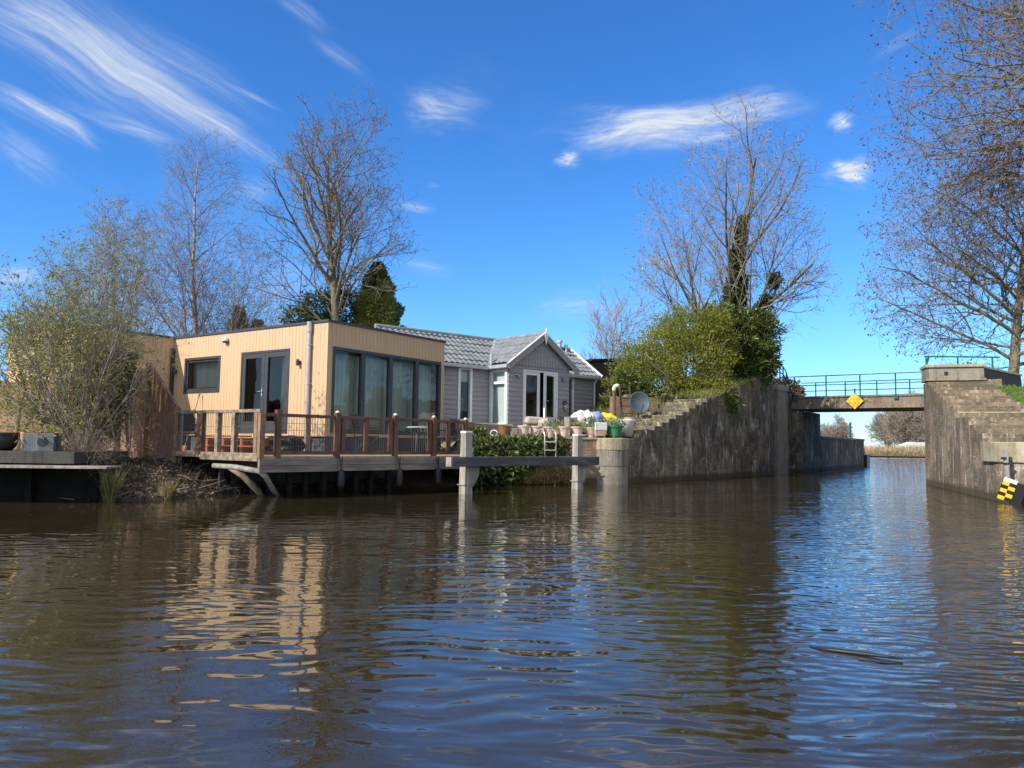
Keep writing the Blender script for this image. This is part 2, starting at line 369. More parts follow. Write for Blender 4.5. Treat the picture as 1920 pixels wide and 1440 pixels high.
M['beam'] = pm('dark_tarred_beam', (.060, .060, .064), (.13, .128, .125), 5, .75, .01, 25, stretch=(.4, .4, 2), lo=.45, hi=.75)
M['bollard'] = pm('silvered_oak_bollard', (.36, .335, .29), (.20, .185, .16), 4, .85, .012, 24, stretch=(2, 2, .35))
M['void'] = pm('under_jetty_shade', (.008, .008, .008), (.014, .013, .012), 4, .95, spec=.05)  # near black: the shade under the jetty put into the colour
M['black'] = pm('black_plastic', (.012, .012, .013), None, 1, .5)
M['pile'] = pm('rusty_pile', (.075, .055, .042), (.05, .04, .034), 5, .85, .01)
M['wire'] = pm('wire_mesh', (.10, .085, .07), None, 1, .5)
M['wicker'] = pm('willow_wicker', (.36, .20, .125), (.20, .11, .07), 26, .85, .02, 60, stretch=(1, 1, .12))
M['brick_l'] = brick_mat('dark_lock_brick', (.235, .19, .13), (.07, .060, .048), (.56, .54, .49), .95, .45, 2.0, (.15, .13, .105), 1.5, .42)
M['brick_r'] = brick_mat('brown_lock_brick', (.285, .205, .13), (.125, .102, .078), (.55, .53, .48), .95, .55, 9.0, (.25, .23, .20))  # lock brick in a paler, redder brown than the left wall
M['brick_q'] = brick_mat('quay_brick', (.34, .215, .12), (.20, .15, .09), (.50, .42, .30), .35, .5, 15.0)
M['stone'] = stone_mat('old_concrete', (.27, .245, .20), (.20, .185, .15), (.085, .08, .072))
M['coping'] = stone_mat('pale_coping', (.40, .345, .235), (.31, .27, .185), (.17, .15, .10), mossamt=.35)
M['concrete_b'] = stone_mat('bridge_concrete', (.25, .20, .145), (.185, .15, .11), (.12, .10, .08), (.40, .37, .32), (.14, .10, .06), .5)
M['conc_grey'] = stone_mat('grey_cast_concrete', (.17, .185, .195), (.13, .14, .15), (.05, .055, .06), (.3, .31, .32), (.10, .11, .07), .25)
M['slab'] = stone_mat('dark_slab_edge', (.07, .07, .062), (.05, .05, .046), (.03, .03, .03), (.10, .10, .09), (.05, .05, .025), .4)
M['green_rail'] = pm('green_rail_paint', (.012, .115, .085), (.010, .085, .065), 4, .45)
M['yellow'] = pm('yellow_sign', (.85, .50, .012), (.78, .44, .012), 6, .5)
M['water'] = water_mat()
M['soil'] = pm('bank_soil', (.075, .052, .034), (.030, .022, .016), 2.6, .95, .05, 9, lo=.3, hi=.7)
M['terrace'] = pm('mossy_terrace', (.30, .235, .135), (.15, .14, .06), 2.2, .95, .03, 14)
M['lawn'] = pm('lawn_ground', (.085, .135, .022), (.055, .10, .018), 1.5, .95, .03, 30)
M['meadow'] = pm('meadow', (.10, .12, .04), (.16, .14, .07), .1, .95)
M['terracotta'] = pm('terracotta_pot', (.60, .45, .37), (.50, .36, .28), 5, .8, .004)
M['brownpot'] = pm('brown_glazed_pot', (.24, .10, .055), (.17, .07, .04), 4, .45)
M['greenpot'] = pm('green_plastic_tub', (.035, .20, .105), (.03, .16, .085), 4, .5)
M['sack_white'] = pm('white_sack', (.70, .68, .64), (.58, .56, .53), 4, .8, .012, 14)
M['sack_yellow'] = pm('yellow_sack', (.80, .62, .03), (.70, .52, .03), 5, .55, .02, 12)
M['sack_blue'] = pm('blue_sack', (.12, .20, .52), (.35, .42, .62), 4, .6, .01, 12)
M['cushion'] = pm('beige_cushion', (.52, .45, .36), (.38, .31, .24), 7, .9, .01, 20)
M['steel'] = pm('brushed_steel', (.62, .60, .55), None, 1, .3, metal=.6)
M['dish'] = pm('blue_grey_dish', (.062, .085, .105), (.05, .07, .09), 3, .55)
M['rust'] = pm('brown_pipe', (.17, .075, .05), (.13, .055, .04), 6, .6)
M['red_wood'] = pm('red_stained_wood', (.36, .12, .05), (.26, .085, .04), 6, .65)
M['tan_wood'] = pm('tan_wood', (.50, .30, .14), (.42, .24, .11), 6, .65)
M['shed'] = pm('black_shed_board', (.065, .056, .050), (.045, .040, .036), 6, .75, .006, 20, stretch=(.3, .3, 4))
M['bark'] = pm('grey_brown_bark', (.145, .115, .082), (.078, .062, .045), 5, .9, .02, 22, stretch=(1, 1, .3))
M['bark_ash'] = pm('lichened_ash_bark', (.215, .185, .115), (.13, .108, .075), 3, .9, .02, 22, stretch=(1, 1, .35))
M['birch'] = pm('birch_bark', (.34, .31, .29), (.13, .105, .095), 3, .8, .006, 22, stretch=(1, 1, 2.0), lo=.45, hi=.6)
M['twig'] = pm('thin_brown_twig', (.215, .170, .125), (.15, .12, .09), 3, .85)
M['twig_purple'] = pm('birch_twig', (.28, .235, .215), (.175, .135, .125), 3, .85)
M['twig_pale'] = pm('pale_grey_twig', (.31, .265, .205), (.21, .175, .135), 3, .85)
M['seed'] = leaf_mat('dry_seed_bunch', [(.12, .085, .06), (.20, .15, .105), (.16, .12, .09)], .15, .8, .2)
M['bud'] = leaf_mat('opening_bud', [(.16, .125, .06), (.22, .18, .08), (.13, .12, .05)], .25, .7, .3)
M['leaf_spring'] = leaf_mat('young_spring_leaf', [(.24, .29, .055), (.34, .37, .075), (.18, .22, .045), (.42, .40, .13)], .4)
M['leaf_shrub'] = leaf_mat('olive_shrub_leaf', [(.22, .25, .035), (.28, .295, .045), (.16, .195, .028), (.34, .33, .075)], .38)
M['leaf_laurel'] = leaf_mat('glossy_laurel_leaf', [(.060, .095, .018), (.105, .14, .026), (.040, .066, .014), (.18, .21, .06)], .22, .35, .5)
M['leaf_shrub_dark'] = leaf_mat('dark_evergreen_leaf', [(.055, .085, .02), (.09, .125, .03), (.04, .065, .016)], .25)
M['leaf_ivy'] = leaf_mat('dark_ivy_leaf', [(.040, .066, .017), (.070, .10, .025), (.050, .075, .02), (.11, .14, .042)], .2, .4, .5)
M['leaf_hedge'] = leaf_mat('quay_ivy_leaf', [(.045, .075, .014), (.10, .145, .028), (.035, .055, .012), (.17, .20, .06)], .3, .4, .5)
M['leaf_conifer'] = leaf_mat('conifer_spray', [(.085, .13, .03), (.13, .16, .045), (.06, .095, .022), (.11, .145, .04)], .1, .8, .2)
M['leaf_copper'] = leaf_mat('copper_hedge_leaf', [(.34, .17, .09), (.42, .25, .13), (.24, .12, .07), (.17, .18, .06)], .3)
M['leaf_dry'] = leaf_mat('dry_litter', [(.15, .105, .06), (.095, .065, .04), (.24, .20, .145), (.06, .045, .032)], .15, .9, .2)
M['straw'] = leaf_mat('dry_straw', [(.44, .32, .14), (.34, .25, .11), (.52, .41, .20)], .3, .8, .2)
M['reed'] = leaf_mat('dry_reed', [(.42, .32, .18), (.50, .39, .23), (.34, .26, .14)], .3, .8, .2)
M['grass'] = leaf_mat('lawn_blade', [(.12, .22, .022), (.17, .29, .035), (.09, .18, .02), (.22, .31, .05)], .35, .6, .3)
M['moss_grass'] = leaf_mat('rough_grass_blade', [(.15, .18, .04), (.22, .22, .07), (.27, .24, .11)], .35, .7, .3)
M['sage'] = leaf_mat('pale_pot_plant', [(.20, .27, .17), (.28, .33, .22), (.16, .25, .09)], .3)

# ------------------------------------------------------------------ foliage and tree builders
def nrm(a): return a / np.maximum(np.linalg.norm(a, axis=-1, keepdims=True), 1e-9)
def leaf_quads(pts, size, aspect=.5, seed=0, drop=0.0, out=None, spread=.5):
    """one small diamond leaf at each point; returns verts, faces"""
    rs = np.random.RandomState(seed); n = len(pts)
    d = nrm(rs.normal(size=(n, 3)))
    if out is not None: d = nrm(d + out * spread)
    d[:, 2] -= drop; d = nrm(d)
    s = nrm(np.cross(d, rs.normal(size=(n, 3))))
    L = size * (.6 + .8 * rs.rand(n, 1)); W = L * aspect * .5
    k = np.cross(d, s) * L * .12
    v = np.stack([pts, pts + d * L * .5 + s * W + k, pts + d * L, pts + d * L * .5 - s * W + k], 1).reshape(-1, 3)
    f = np.arange(n * 4).reshape(-1, 4)
    return v.tolist(), f.tolist()
def leaves_obj(name, mat, pts, size, aspect=.5, seed=0, parent=None, drop=0.0, out=None, spread=.5):
    b = MB(); b.v, b.f = leaf_quads(np.asarray(pts), size, aspect, seed, drop, out, spread)
    return b.build(name, mat, parent, uv=False)
def lobes(specs, n, seed=0, shell=.55, rough=.22):
    """points scattered through lumpy ellipsoid lobes (cx, cy, cz, rx, ry, rz); more of them towards the skin"""
    rs = np.random.RandomState(seed); w = np.array([s[3] * s[4] + s[4] * s[5] + s[3] * s[5] for s in specs]); w = w / w.sum()
    idx = rs.choice(len(specs), n, p=w); sp = np.array(specs)[idx]
    d = nrm(rs.normal(size=(n, 3)))
    r = (shell + (1 - shell) * rs.rand(n, 1)) ** .8
    lump = 1 + rough * np.sin(d[:, :1] * 7 + idx[:, None]) * np.cos(d[:, 1:2] * 6 + idx[:, None] * 2) + rough * .6 * np.sin(d[:, 2:] * 11 + idx[:, None]) + rough * .5 * rs.normal(size=(n, 1)) * (rs.rand(n, 1) < .3)
    return sp[:, :3] + d * r * lump * sp[:, 3:6], d

def grow(rnd, p, d, L, r, lvl, P, acc):
    """recursive branch; acc[lvl] collects (points, radii); tips are collected for buds"""
    seg = P['seg'][lvl]; n = max(2, int(L / seg)); step = L / n
    wob, trop, droop = P['wob'][lvl], P['trop'][lvl], P.get('droop', [0] * 6)[lvl]
    pts, rad, dirs = [p], [r], [d]; rt = r * P['tip'][lvl]
    env = P.get('env')
    for i in range(n):
        d = Vector((d.x + rnd.gauss(0, wob), d.y + rnd.gauss(0, wob), d.z + rnd.gauss(0, wob) + trop - droop * (i / n))).normalized()
        p = p + d * step
        pts.append(p); dirs.append(d); rad.append(r + (rt - r) * (i + 1) / n)
        if env and lvl > 0 and i >= 1 and not env(p, rnd): break
    n = len(pts) - 1
    acc[lvl].append((pts, rad))
    if lvl >= P['max']:
        acc['tips'].append((pts[-1], dirs[-1])); return
    cnt = P['kids'][lvl]; cnt = max(1, int(cnt * (.6 + .4 * min(1, n * step / max(L, .01))) + rnd.random()))
    t0 = P['start'][lvl]; az = rnd.random() * 6.28
    for k in range(cnt):
        tt = t0 + (1 - t0) * ((k + rnd.random() * .8) / cnt); tt = min(tt, .985)
        x = tt * n; i = int(x); fr_ = x - i
        q = pts[i].lerp(pts[min(i + 1, n)], fr_); dd = dirs[min(i + 1, n)]
        az += 2.4 + rnd.gauss(0, .35)
        o = dd.orthogonal().normalized(); o2 = dd.cross(o); lat = o * math.cos(az) + o2 * math.sin(az)
        a = math.radians(P['ang'][lvl] + (P.get('angtop', P['ang'])[lvl] - P['ang'][lvl]) * tt + rnd.gauss(0, 8))
        nd = (dd * math.cos(a) + lat * math.sin(a)).normalized()
        ln = L * P['ratio'][lvl] * (P['prof'][lvl](tt)) * (.75 + .5 * rnd.random())
        rr = min(rad[i] * P.get('rk', .62), max(.0028, ln * P.get('rl', .011)))
        if ln > .06: grow(rnd, q, nd, ln, max(rr, P.get('rmin', .0035)), lvl + 1, P, acc)
    if lvl > 0: acc['tips'].append((pts[-1], dirs[-1]))

def tree_mesh(acc, lv, sides):
    b = MB()
    for l in lv:
        for pts, rad in acc[l]: b.tube(pts, rad, sides[l], cap=False)
    return b
def bare_tree(name, label, cat, base, P, seed, trunks, bark, twig, group=None, tipm=None, tipsize=.1, tipn=3, tip_aspect=.5, tip_drop=0):
    rnd = random.Random(seed); acc = {i: [] for i in range(7)}; acc['tips'] = []
    base = Vector(base)
    for (d, L, r) in trunks: grow(rnd, Vector((0, 0, 0)), Vector(d).normalized(), L, r, 0, P, acc)
    root = empty(name, base, 0, label, cat, group)
    top = P.get('woody', 1)
    tree_mesh(acc, range(0, top + 1), P['sides']).build('trunk', bark, root, smooth=True, uv=False)
    crown = tree_mesh(acc, range(top + 1, P['max'] + 1), P['sides']).build('crown', twig, root, smooth=True, uv=False)
    if tipm:
        rs = np.random.RandomState(seed); tp = np.array([tuple(p) for p, d in acc['tips']]); td = np.array([tuple(d) for p, d in acc['tips']])
        pts = np.repeat(tp, tipn, 0) + rs.normal(size=(len(tp) * tipn, 3)) * tipsize * .22
        leaves_obj('bud', tipm, pts, tipsize, tip_aspect, seed, crown, tip_drop, np.repeat(td, tipn, 0), .8)['kind'] = 'stuff'
    return root, acc
CONST = lambda t: 1.0
def conical(t): return 1.0 - .62 * t
def domed(t): return .35 + .9 * math.sin(math.pi * min(1, .18 + .72 * t))

# ------------------------------------------------------------------ the lie of the land
def lerp_pts(pts, t):
    if t <= pts[0][0]: return pts[0][1]
    for (a, x), (b, y) in zip(pts, pts[1:]):
        if t <= b: return x + (y - x) * (t - a) / (b - a)
    return pts[-1][1]
WING_L0 = Vector((3.60, 23.25, 0)); WL = Vector((.640, .768, 0)); WLN = Vector((-.768, .640, 0))    # near wing wall, left of the lock
LEFT_PROFILE = [(0, 1.35), (6.6, 3.12), (9.3, 3.75)]
CAN = Vector((.585, .811, 0)); CANN = Vector((-.811, .585, 0)); LOCK0 = Vector((9.58, 30.36, 0))     # lock channel
WING_R0 = Vector((10.87, 17.0, 0)); WR = Vector((.316, .949, 0)); WRN = Vector((.949, -.316, 0))     # wing wall right of the lock
RIGHT_PROFILE = [(1.3, 1.33), (3.5, 1.92), (5.5, 2.47), (8.6, 3.32), (8.9, 3.40)]
DECK_Z = .84
def inside(poly, x, y):
    c = False; n = len(poly)
    for i in range(n):
        (x1, y1), (x2, y2) = poly[i], poly[(i + 1) % n]
        if (y1 > y) != (y2 > y) and x < (x2 - x1) * (y - y1) / (y2 - y1) + x1: c = not c
    return c
def hnoise(x, y): return .5 * math.sin(x * 1.3 + .7 * math.sin(y * 1.1)) + .5 * math.sin(y * 1.7 + .9 * math.sin(x * .8))
def ground_left(x, y):
    d = Vector((x, y, 0)) - WING_L0; t, s = d.dot(WL), d.dot(WLN)
    terr = 1.33 + .145 * max(0, min(3.6, y - 22.7)) if x > -1.6 else .72
    ramp = lerp_pts(LEFT_PROFILE, t) - .06
    k = max(0, min(1, 1 - (s - 2.2) / 9))
    k = k * k * (3 - 2 * k)
    base = terr if y < 32 else 1.6
    h = base if t < 0 else base + (ramp - base) * k
    return h + .03 * hnoise(x * 2, y * 2)
def ground_right(x, y):
    d = Vector((x, y, 0)) - WING_R0; t, s = d.dot(WR), d.dot(WRN)
    h = min(3.05, lerp_pts(RIGHT_PROFILE, t) - .02 - (.0 if s < 1.8 else min(.12, .06 * (s - 1.8))))
    if t < 1.0: h = 1.25
    return h + .035 * hnoise(x, y)
def terrain(name, mat, poly, hf, x0, x1, y0, y1, cell, kind='structure', skirt=True):
    nx, ny = int((x1 - x0) / cell), int((y1 - y0) / cell); b = MB(); idx = {}
    def vid(i, j):
        if (i, j) not in idx:
            x, y = x0 + i * cell, y0 + j * cell; idx[i, j] = len(b.v); b.v.append((x, y, hf(x, y)))
        return idx[i, j]
    for i in range(nx):
        for j in range(ny):
            if inside(poly, x0 + (i + .5) * cell, y0 + (j + .5) * cell):
                b.f.append((vid(i, j), vid(i + 1, j), vid(i + 1, j + 1), vid(i, j + 1)))
    o = b.build(name, mat, smooth=True, uv=False); o['kind'] = kind
    return o
land_l = [(-60, 14), (-12.2, 14.6), (-9.4, 15.4), (-8.4, 16.1), (-7.2, 16.9), (-6.4, 18.6), (-3.0, 22.2), (-1.0, 23.3), (.6, 22.9), (2.6, 23.3), (4.0, 24.2),
          (9.4, 30.9), (12.2, 34.6), (14.5, 38.5), (14.3, 40), (-60, 60)]
terrain('terrace_ground', M['terrace'], land_l, ground_left, -60, 15, 13, 60, .5)
land_r = [(11.9, 17.0), (13.6, 22), (15.0, 25.0), (16.0, 27.0), (20, 33), (24, 38), (70, 45), (70, 8), (30, 10), (13.5, 15.2)]
terrain('lawn', M['lawn'], land_r, ground_right, 11, 70, 8, 46, .4)
wb = MB(); wb.quad((-900, -400, 0), (900, -400, 0), (900, 1400, 0), (-900, 1400, 0))
wb.build('canal_water', M['water'], uv=False)['kind'] = 'structure'
gb2 = MB()
gb2.raw([(-3000, 14, .8), (-59.5, 14, .8), (-59.5, 60, .8), (-3000, 60, .8), (-3000, 106, .10), (3000, 106, .10), (3000, 5200, .35), (-3000, 5200, .35), (-40, 60, .8), (-40, 106, .10)],
        [(0, 1, 2, 3), (3, 2, 8, 9, 4), (4, 9, 5, 6, 7)])
gb2.build('meadow', M['meadow'], uv=False)['kind'] = 'structure'

# bank of bare soil between the water and the garden
W_PTS = [(-30, 8.5, -.12), (-16, 14.1, -.12), (-11, 14.1, -.12), (-8.4, 14.0, -.12), (-7.45, 13.75, -.12), (-6.6, 14.35, -.12), (-6.1, 15.9, -.12), (-5.55, 17.6, -.12), (-2.3, 20.3, -.12), (-.5, 21.4, -.12), (.5, 22.1, -.12), (2.6, 22.9, -.12)]
U_PTS = [(-31, 14.5, .74), (-17, 14.6, .74), (-12, 15.0, .74), (-9.6, 15.6, .72), (-8.6, 16.1, .72), (-7.5, 16.9, .74), (-6.8, 17.6, .74), (-6.1, 19.4, .72), (-3.0, 22.6, .74), (-1.2, 23.5, 1.2), (.3, 23.6, 1.33), (2.7, 23.9, 1.33)]
def poly_at(pts, t):
    x = t * (len(pts) - 1); i = min(int(x), len(pts) - 2); f = x - i
    return Vector(pts[i]).lerp(Vector(pts[i + 1]), f)
bk = MB(); NU, NV = 150, 16
for i in range(NU + 1):
    a, c = poly_at(W_PTS, i / NU), poly_at(U_PTS, i / NU)
    for j in range(NV + 1):
        s = j / NV; p = a.lerp(c, s); e = .35 + .65 * min(1, s * 1.0)
        p.z = a.z + (c.z - a.z) * (s ** .8) + .07 * math.sin(9 * p.x + 5 * p.y) * math.sin(7 * p.y - 3 * p.x) * math.sin(math.pi * s) + RNG.gauss(0, .022) * math.sin(math.pi * s)
        bk.v.append(tuple(p))
for i in range(NU):
    for j in range(NV): q = i * (NV + 1) + j; bk.f.append((q, q + NV + 1, q + NV + 2, q + 1))
bk.build('bank', M['soil'], smooth=True, uv=False)['kind'] = 'structure'

# ------------------------------------------------------------------ facade tools
def facade(b, fr, u0, u1, v0, v1, holes, t=.2, lap=None, inner=True):
    us = sorted({u0, u1} | {h[0] for h in holes} | {h[1] for h in holes}); vs = sorted({v0, v1} | {h[2] for h in holes} | {h[3] for h in holes})
    for a, c in zip(us, us[1:]):
        for e, g in zip(vs, vs[1:]):
            mu, mv = (a + c) / 2, (e + g) / 2
            if any(h[0] < mu < h[1] and h[2] < mv < h[3] for h in holes): continue
            if lap:
                k = math.floor(e / lap + 1e-6)
                while k * lap < g - 1e-6:
                    lo, hi = max(e, k * lap), min(g, (k + 1) * lap); k += 1
                    w0 = .022 * (1 - (lo / lap - (k - 1))); w1 = .022 * (1 - (hi / lap - (k - 1)))
                    b.quad(fr.p(a, lo, w0), fr.p(c, lo, w0), fr.p(c, hi, w1), fr.p(a, hi, w1))
                    b.quad(fr.p(a, lo, 0), fr.p(c, lo, 0), fr.p(c, lo, w0), fr.p(a, lo, w0))
            else: b.quad(fr.p(a, e), fr.p(c, e), fr.p(c, g), fr.p(a, g))
            if inner: b.quad(fr.p(c, e, -t), fr.p(a, e, -t), fr.p(a, g, -t), fr.p(c, g, -t))
    for (a, c, e, g) in holes:
        b.quad(fr.p(a, e, -t), fr.p(c, e, -t), fr.p(c, e), fr.p(a, e)); b.quad(fr.p(a, g), fr.p(c, g), fr.p(c, g, -t), fr.p(a, g, -t))
        b.quad(fr.p(a, e, -t), fr.p(a, e), fr.p(a, g), fr.p(a, g, -t)); b.quad(fr.p(c, e), fr.p(c, e, -t), fr.p(c, g, -t), fr.p(c, g))
def framed(fr, u0, u1, v0, v1, fw, w0, w1, muls=(), trans=(), mw=None, bot=None):
    b = MB(); mw = mw or fw; bot = bot or fw
    b.fbox(fr, u0, u0 + fw, v0, v1, w0, w1); b.fbox(fr, u1 - fw, u1, v0, v1, w0, w1)
    b.fbox(fr, u0 + fw, u1 - fw, v1 - fw, v1, w0, w1 - .002); b.fbox(fr, u0 + fw, u1 - fw, v0, v0 + bot, w0, w1 - .002)
    for m_ in muls: b.fbox(fr, m_ - mw / 2, m_ + mw / 2, v0 + bot, v1 - fw, w0 + .005, w1 - .004)
    for v_ in trans: b.fbox(fr, u0 + fw, u1 - fw, v_ - mw / 2, v_ + mw / 2, w0 + .006, w1 - .006)
    return b
def pane(fr, u0, u1, v0, v1, w, parent, mat='glass'):
    b = MB(); b.quad(fr.p(u0, v0, w), fr.p(u1, v0, w), fr.p(u1, v1, w), fr.p(u0, v1, w)); return b.build('pane', M[mat], parent, uv=False)
def curtain(fr, u0, u1, v0, v1, w, parent, mat='curtain', amp=.03, period=.16, name='curtain', seed=0):
    b = MB(); n = max(8, int((u1 - u0) / .02)); rs = random.Random(seed)
    ph = [rs.random() * .8 for _ in range(40)]
    for k in range(n + 1):
        u = u0 + (u1 - u0) * k / n; a = amp * math.sin(2 * math.pi * u / period + ph[int(u / .4) % 40]) + amp * .4 * math.sin(2 * math.pi * u / (period * .41))
        b.v += [tuple(fr.p(u, v0, w + a * 1.2)), tuple(fr.p(u, v1, w + a * .7))]
    b.f = [(2 * k, 2 * k + 2, 2 * k + 3, 2 * k + 1) for k in range(n)]
    return b.build(name, M[mat], parent, smooth=True, uv=False)
def door_leaf(fr, u0, u1, v0, v1, w0, w1, mat, parent, stile=.11, bot=.24, hand=None, label=None):
    o = framed(fr, u0, u1, v0, v1, stile, w0, w1, bot=bot).build('door', M[mat], parent, bevel=.004)
    pane(fr, u0 + stile, u1 - stile, v0 + bot, v1 - stile, (w0 + w1) / 2, o)
    if hand is not None:
        b = MB(); hu, hv, s = hand; b.fbox(fr, hu - .018, hu + .018, hv - .12, hv + .07, w1, w1 + .012)
        b.tube([fr.p(hu, hv, w1 + .012), fr.p(hu, hv, w1 + .055)], .011, 8); b.tube([fr.p(hu, hv, w1 + .055), fr.p(hu + s * .12, hv, w1 + .055)], .010, 8)
        b.build('handle', M['steel'], o)
    if label: o['label'] = label
    return o

# ------------------------------------------------------------------ timber house
HA = math.atan2(.828, .561)
HOUSE = empty('wooden_house', (-4.67, 19.30, 0), HA, 'flat roofed house clad in honey coloured vertical boards, with anthracite windows', 'house')
TOP, CL0 = 4.19, 1.30
LFc = FR((0, 6.71, 0), (0, -1, 0), (-1, 0, 0)); RFc = FR((0, 0, 0), (1, 0, 0), (0, -1, 0)); WFc = FR((-2.9, 6.71, 0), (1, 0, 0), (0, -1, 0))
WGc = FR((-2.9, 10.6, 0), (0, -1, 0), (-1, 0, 0)); BKc = FR((4.65, 0, 0), (0, 1, 0), (1, 0, 0)); EDc = FR((4.65, 10.6, 0), (-1, 0, 0), (0, 1, 0))
win_h = (.60, 2.32, 2.50, 3.55); dr_h = (3.26, 5.28, 1.34, 3.58); big_h = (.17, 4.50, 1.36, 3.57)
b = MB()
facade(b, LFc, 0, 6.71, CL0, TOP, [win_h, dr_h]); facade(b, RFc, 0, 4.65, CL0, TOP, [big_h]); facade(b, WFc, 0, 2.9, CL0, TOP, []); facade(b, WGc, 0, 3.89, CL0, TOP, [])
facade(b, BKc, 0, 10.6, CL0, TOP, []); facade(b, EDc, 0, 7.55, CL0, TOP, [])
b.build('wall', M['clad'], HOUSE)
b = MB(); b.box(.04, 4.61, .04, 6.75, 0, 1.298); b.box(-2.86, 4.61, 6.75, 10.56, 0, 1.298); b.build('plinth', M['plinth'], HOUSE)
b = MB(); b.box(.2, 4.45, .2, 6.7, 1.30, 1.33); b.build('floor', M['inside'], HOUSE)
b = MB(); b.box(.01, 4.64, .01, 6.72, 4.08, 4.16); b.box(-2.89, 4.64, 6.72, 10.59, 4.08, 4.16); rf = b.build('roof', M['anthracite'], HOUSE)
b = MB()
b.box(-.035, .05, -.035, 6.70, 4.175, 4.235); b.box(.05, 4.685, -.035, .05, 4.175, 4.235); b.box(4.60, 4.685, .05, 10.63, 4.175, 4.235)
b.box(-2.935, .05, 6.675, 6.76, 4.176, 4.236); b.box(-2.935, -2.85, 6.76, 10.63, 4.175, 4.235); b.box(-2.85, 4.6, 10.55, 10.63, 4.175, 4.235)
b.build('roof_edge', M['anthracite'], rf)
b = MB(); b.fbox(LFc, -.0, 6.75, 1.27, 1.305, 0, .018); b.fbox(RFc, -.018, 4.65, 1.27, 1.305, .0, .018); b.build('drip_edge', M['tan_wood'], HOUSE)
# the small window
u0, u1, v0, v1 = win_h
w = framed(LFc, u0, u1, v0, v1, .075, -.09, .02).build('window', M['anthracite'], HOUSE, bevel=.004)
framed(LFc, u0 + .085, u1 - .085, v0 + .085, v1 - .085, .05, -.07, -.02).build('sash', M['anthracite'], w)
pane(LFc, u0 + .135, u1 - .135, v0 + .135, v1 - .135, -.045, w); curtain(LFc, u0 + .02, u1 - .02, v0 + .18, v1 - .02, -.28, w, 'curtain', .003, .5, 'blind')
# the double door
u0, u1, v0, v1 = dr_h; mid = (u0 + u1) / 2
fr_o = framed(LFc, u0, u1, v0, v1, .06, -.10, .015).build('door_frame', M['anthracite'], HOUSE, bevel=.004)
door_leaf(LFc, u0 + .065, mid - .004, v0 + .065, v1 - .065, -.075, .004, 'anthracite', HOUSE, .13, .26, (mid - .07, 2.47, -1))
d2 = door_leaf(LFc, mid + .004, u1 - .065, v0 + .065, v1 - .065, -.075, .004, 'anthracite', HOUSE, .13, .26)
curtain(LFc, mid + .38, u1 - .12, v0 + .1, v1 - .05, -.32, d2, 'blind', .05, .14)
# the big glazed wall
u0, u1, v0, v1 = big_h
w = framed(RFc, u0, u1, v0, v1, .085, -.10, .02, muls=(1.26, 2.33, 3.42), mw=.14, bot=.10).build('window', M['anthracite'], HOUSE, bevel=.004); w['label'] = 'wide four bay anthracite window'
for a, c in ((u0 + .085, 1.19), (1.33, 2.26), (2.40, 3.35), (3.49, u1 - .085)): pane(RFc, a, c, v0 + .10, v1 - .085, -.05, w)
curtain(RFc, u0, u1, v0, v1 - .12, -.36, w, 'curtain', .035, .17, seed=3)
# pipes and lamps
b = MB(); yy = 6.71 - .62
b.tube([LFc.p(yy, .86, .07), LFc.p(yy, 4.02, .07)], .048, 14); b.tube([LFc.p(yy, 3.95, .075), LFc.p(yy, 4.21, .075)], .068, 14)
for v in (1.5, 2.6, 3.6): b.fbox(LFc, yy - .06, yy + .06, v, v + .03, 0, .125)
b.build('downpipe', M['zinc'], HOUSE, smooth=False)
b = MB(); b.fbox(WFc, 2.79, 2.885, 2.3, 3.88, .01, .09); b.build('downpipe', M['dark_metal'], HOUSE, bevel=.01)
for u in (6.71 - 1.03, .20):
    b = MB(); b.tube([LFc.p(u, 3.10, .075), LFc.p(u, 3.26, .075)], .042, 12); b.fbox(LFc, u - .03, u + .03, 3.15, 3.22, 0, .06); b.build('wall_lamp', M['dark_metal'], HOUSE)
b = MB(); c = LFc.p(6.71 - 4.13, 3.96, .07); b.lathe([(.001, .09), (.05, .085), (.085, .05), (.095, 0), (.09, -.03)], 16, tuple(c)); b.fbox(LFc, 6.71 - 4.18, 6.71 - 4.08, 3.93, 4.02, 0, .05)
fl = b.build('floodlight', M['white'], HOUSE, smooth=True)
b = MB(); b.lathe([(.085, -.03), (.06, -.07), (.001, -.075)], 16, tuple(c)); b.build('lens', M['dark_metal'], fl)

# ------------------------------------------------------------------ grey cottage
GA = math.radians(40)
COT = empty('grey_cottage', (-.11, 26.5, 0), GA, 'low grey weatherboarded cottage with tiled roofs and a gabled bay with white doors', 'house')
LAP = .165
Gf = FR((0, 0, 0), (1, 0, 0), (0, -1, 0)); Mf = FR((0, 1.07, 0), (1, 0, 0), (0, -1, 0)); Sf = FR((0, 1.07, 0), (0, -1, 0), (-1, 0, 0)); Tf = FR((2.9, 0, 0), (0, 1, 0), (1, 0, 0))
Ef = FR((5.35, 1.07, 0), (0, 1, 0), (1, 0, 0)); Wf = FR((-3.6, 4.35, 0), (0, -1, 0), (-1, 0, 0)); Nf = FR((5.35, 4.35, 0), (-1, 0, 0), (0, 1, 0))
gd = (.66, 2.28, 1.80, 3.74); mw_ = (-1.39, -.82, 1.90, 3.77); sw_ = (.08, .97, 1.78, 3.74); rw_ = (3.3, 4.18, 2.0, 3.78)
b = MB()
facade(b, Gf, 0, 2.9, 1.4, 3.95, [gd], .15, LAP); facade(b, Mf, -3.6, 0, 1.2, 3.95, [mw_], .15, LAP); facade(b, Mf, 2.9, 5.35, 1.4, 3.95, [rw_], .15, LAP)
facade(b, Sf, 0, 1.07, 1.4, 3.95, [sw_], .15, LAP); facade(b, Tf, 0, 1.07, 1.4, 3.95, [], .15, LAP)
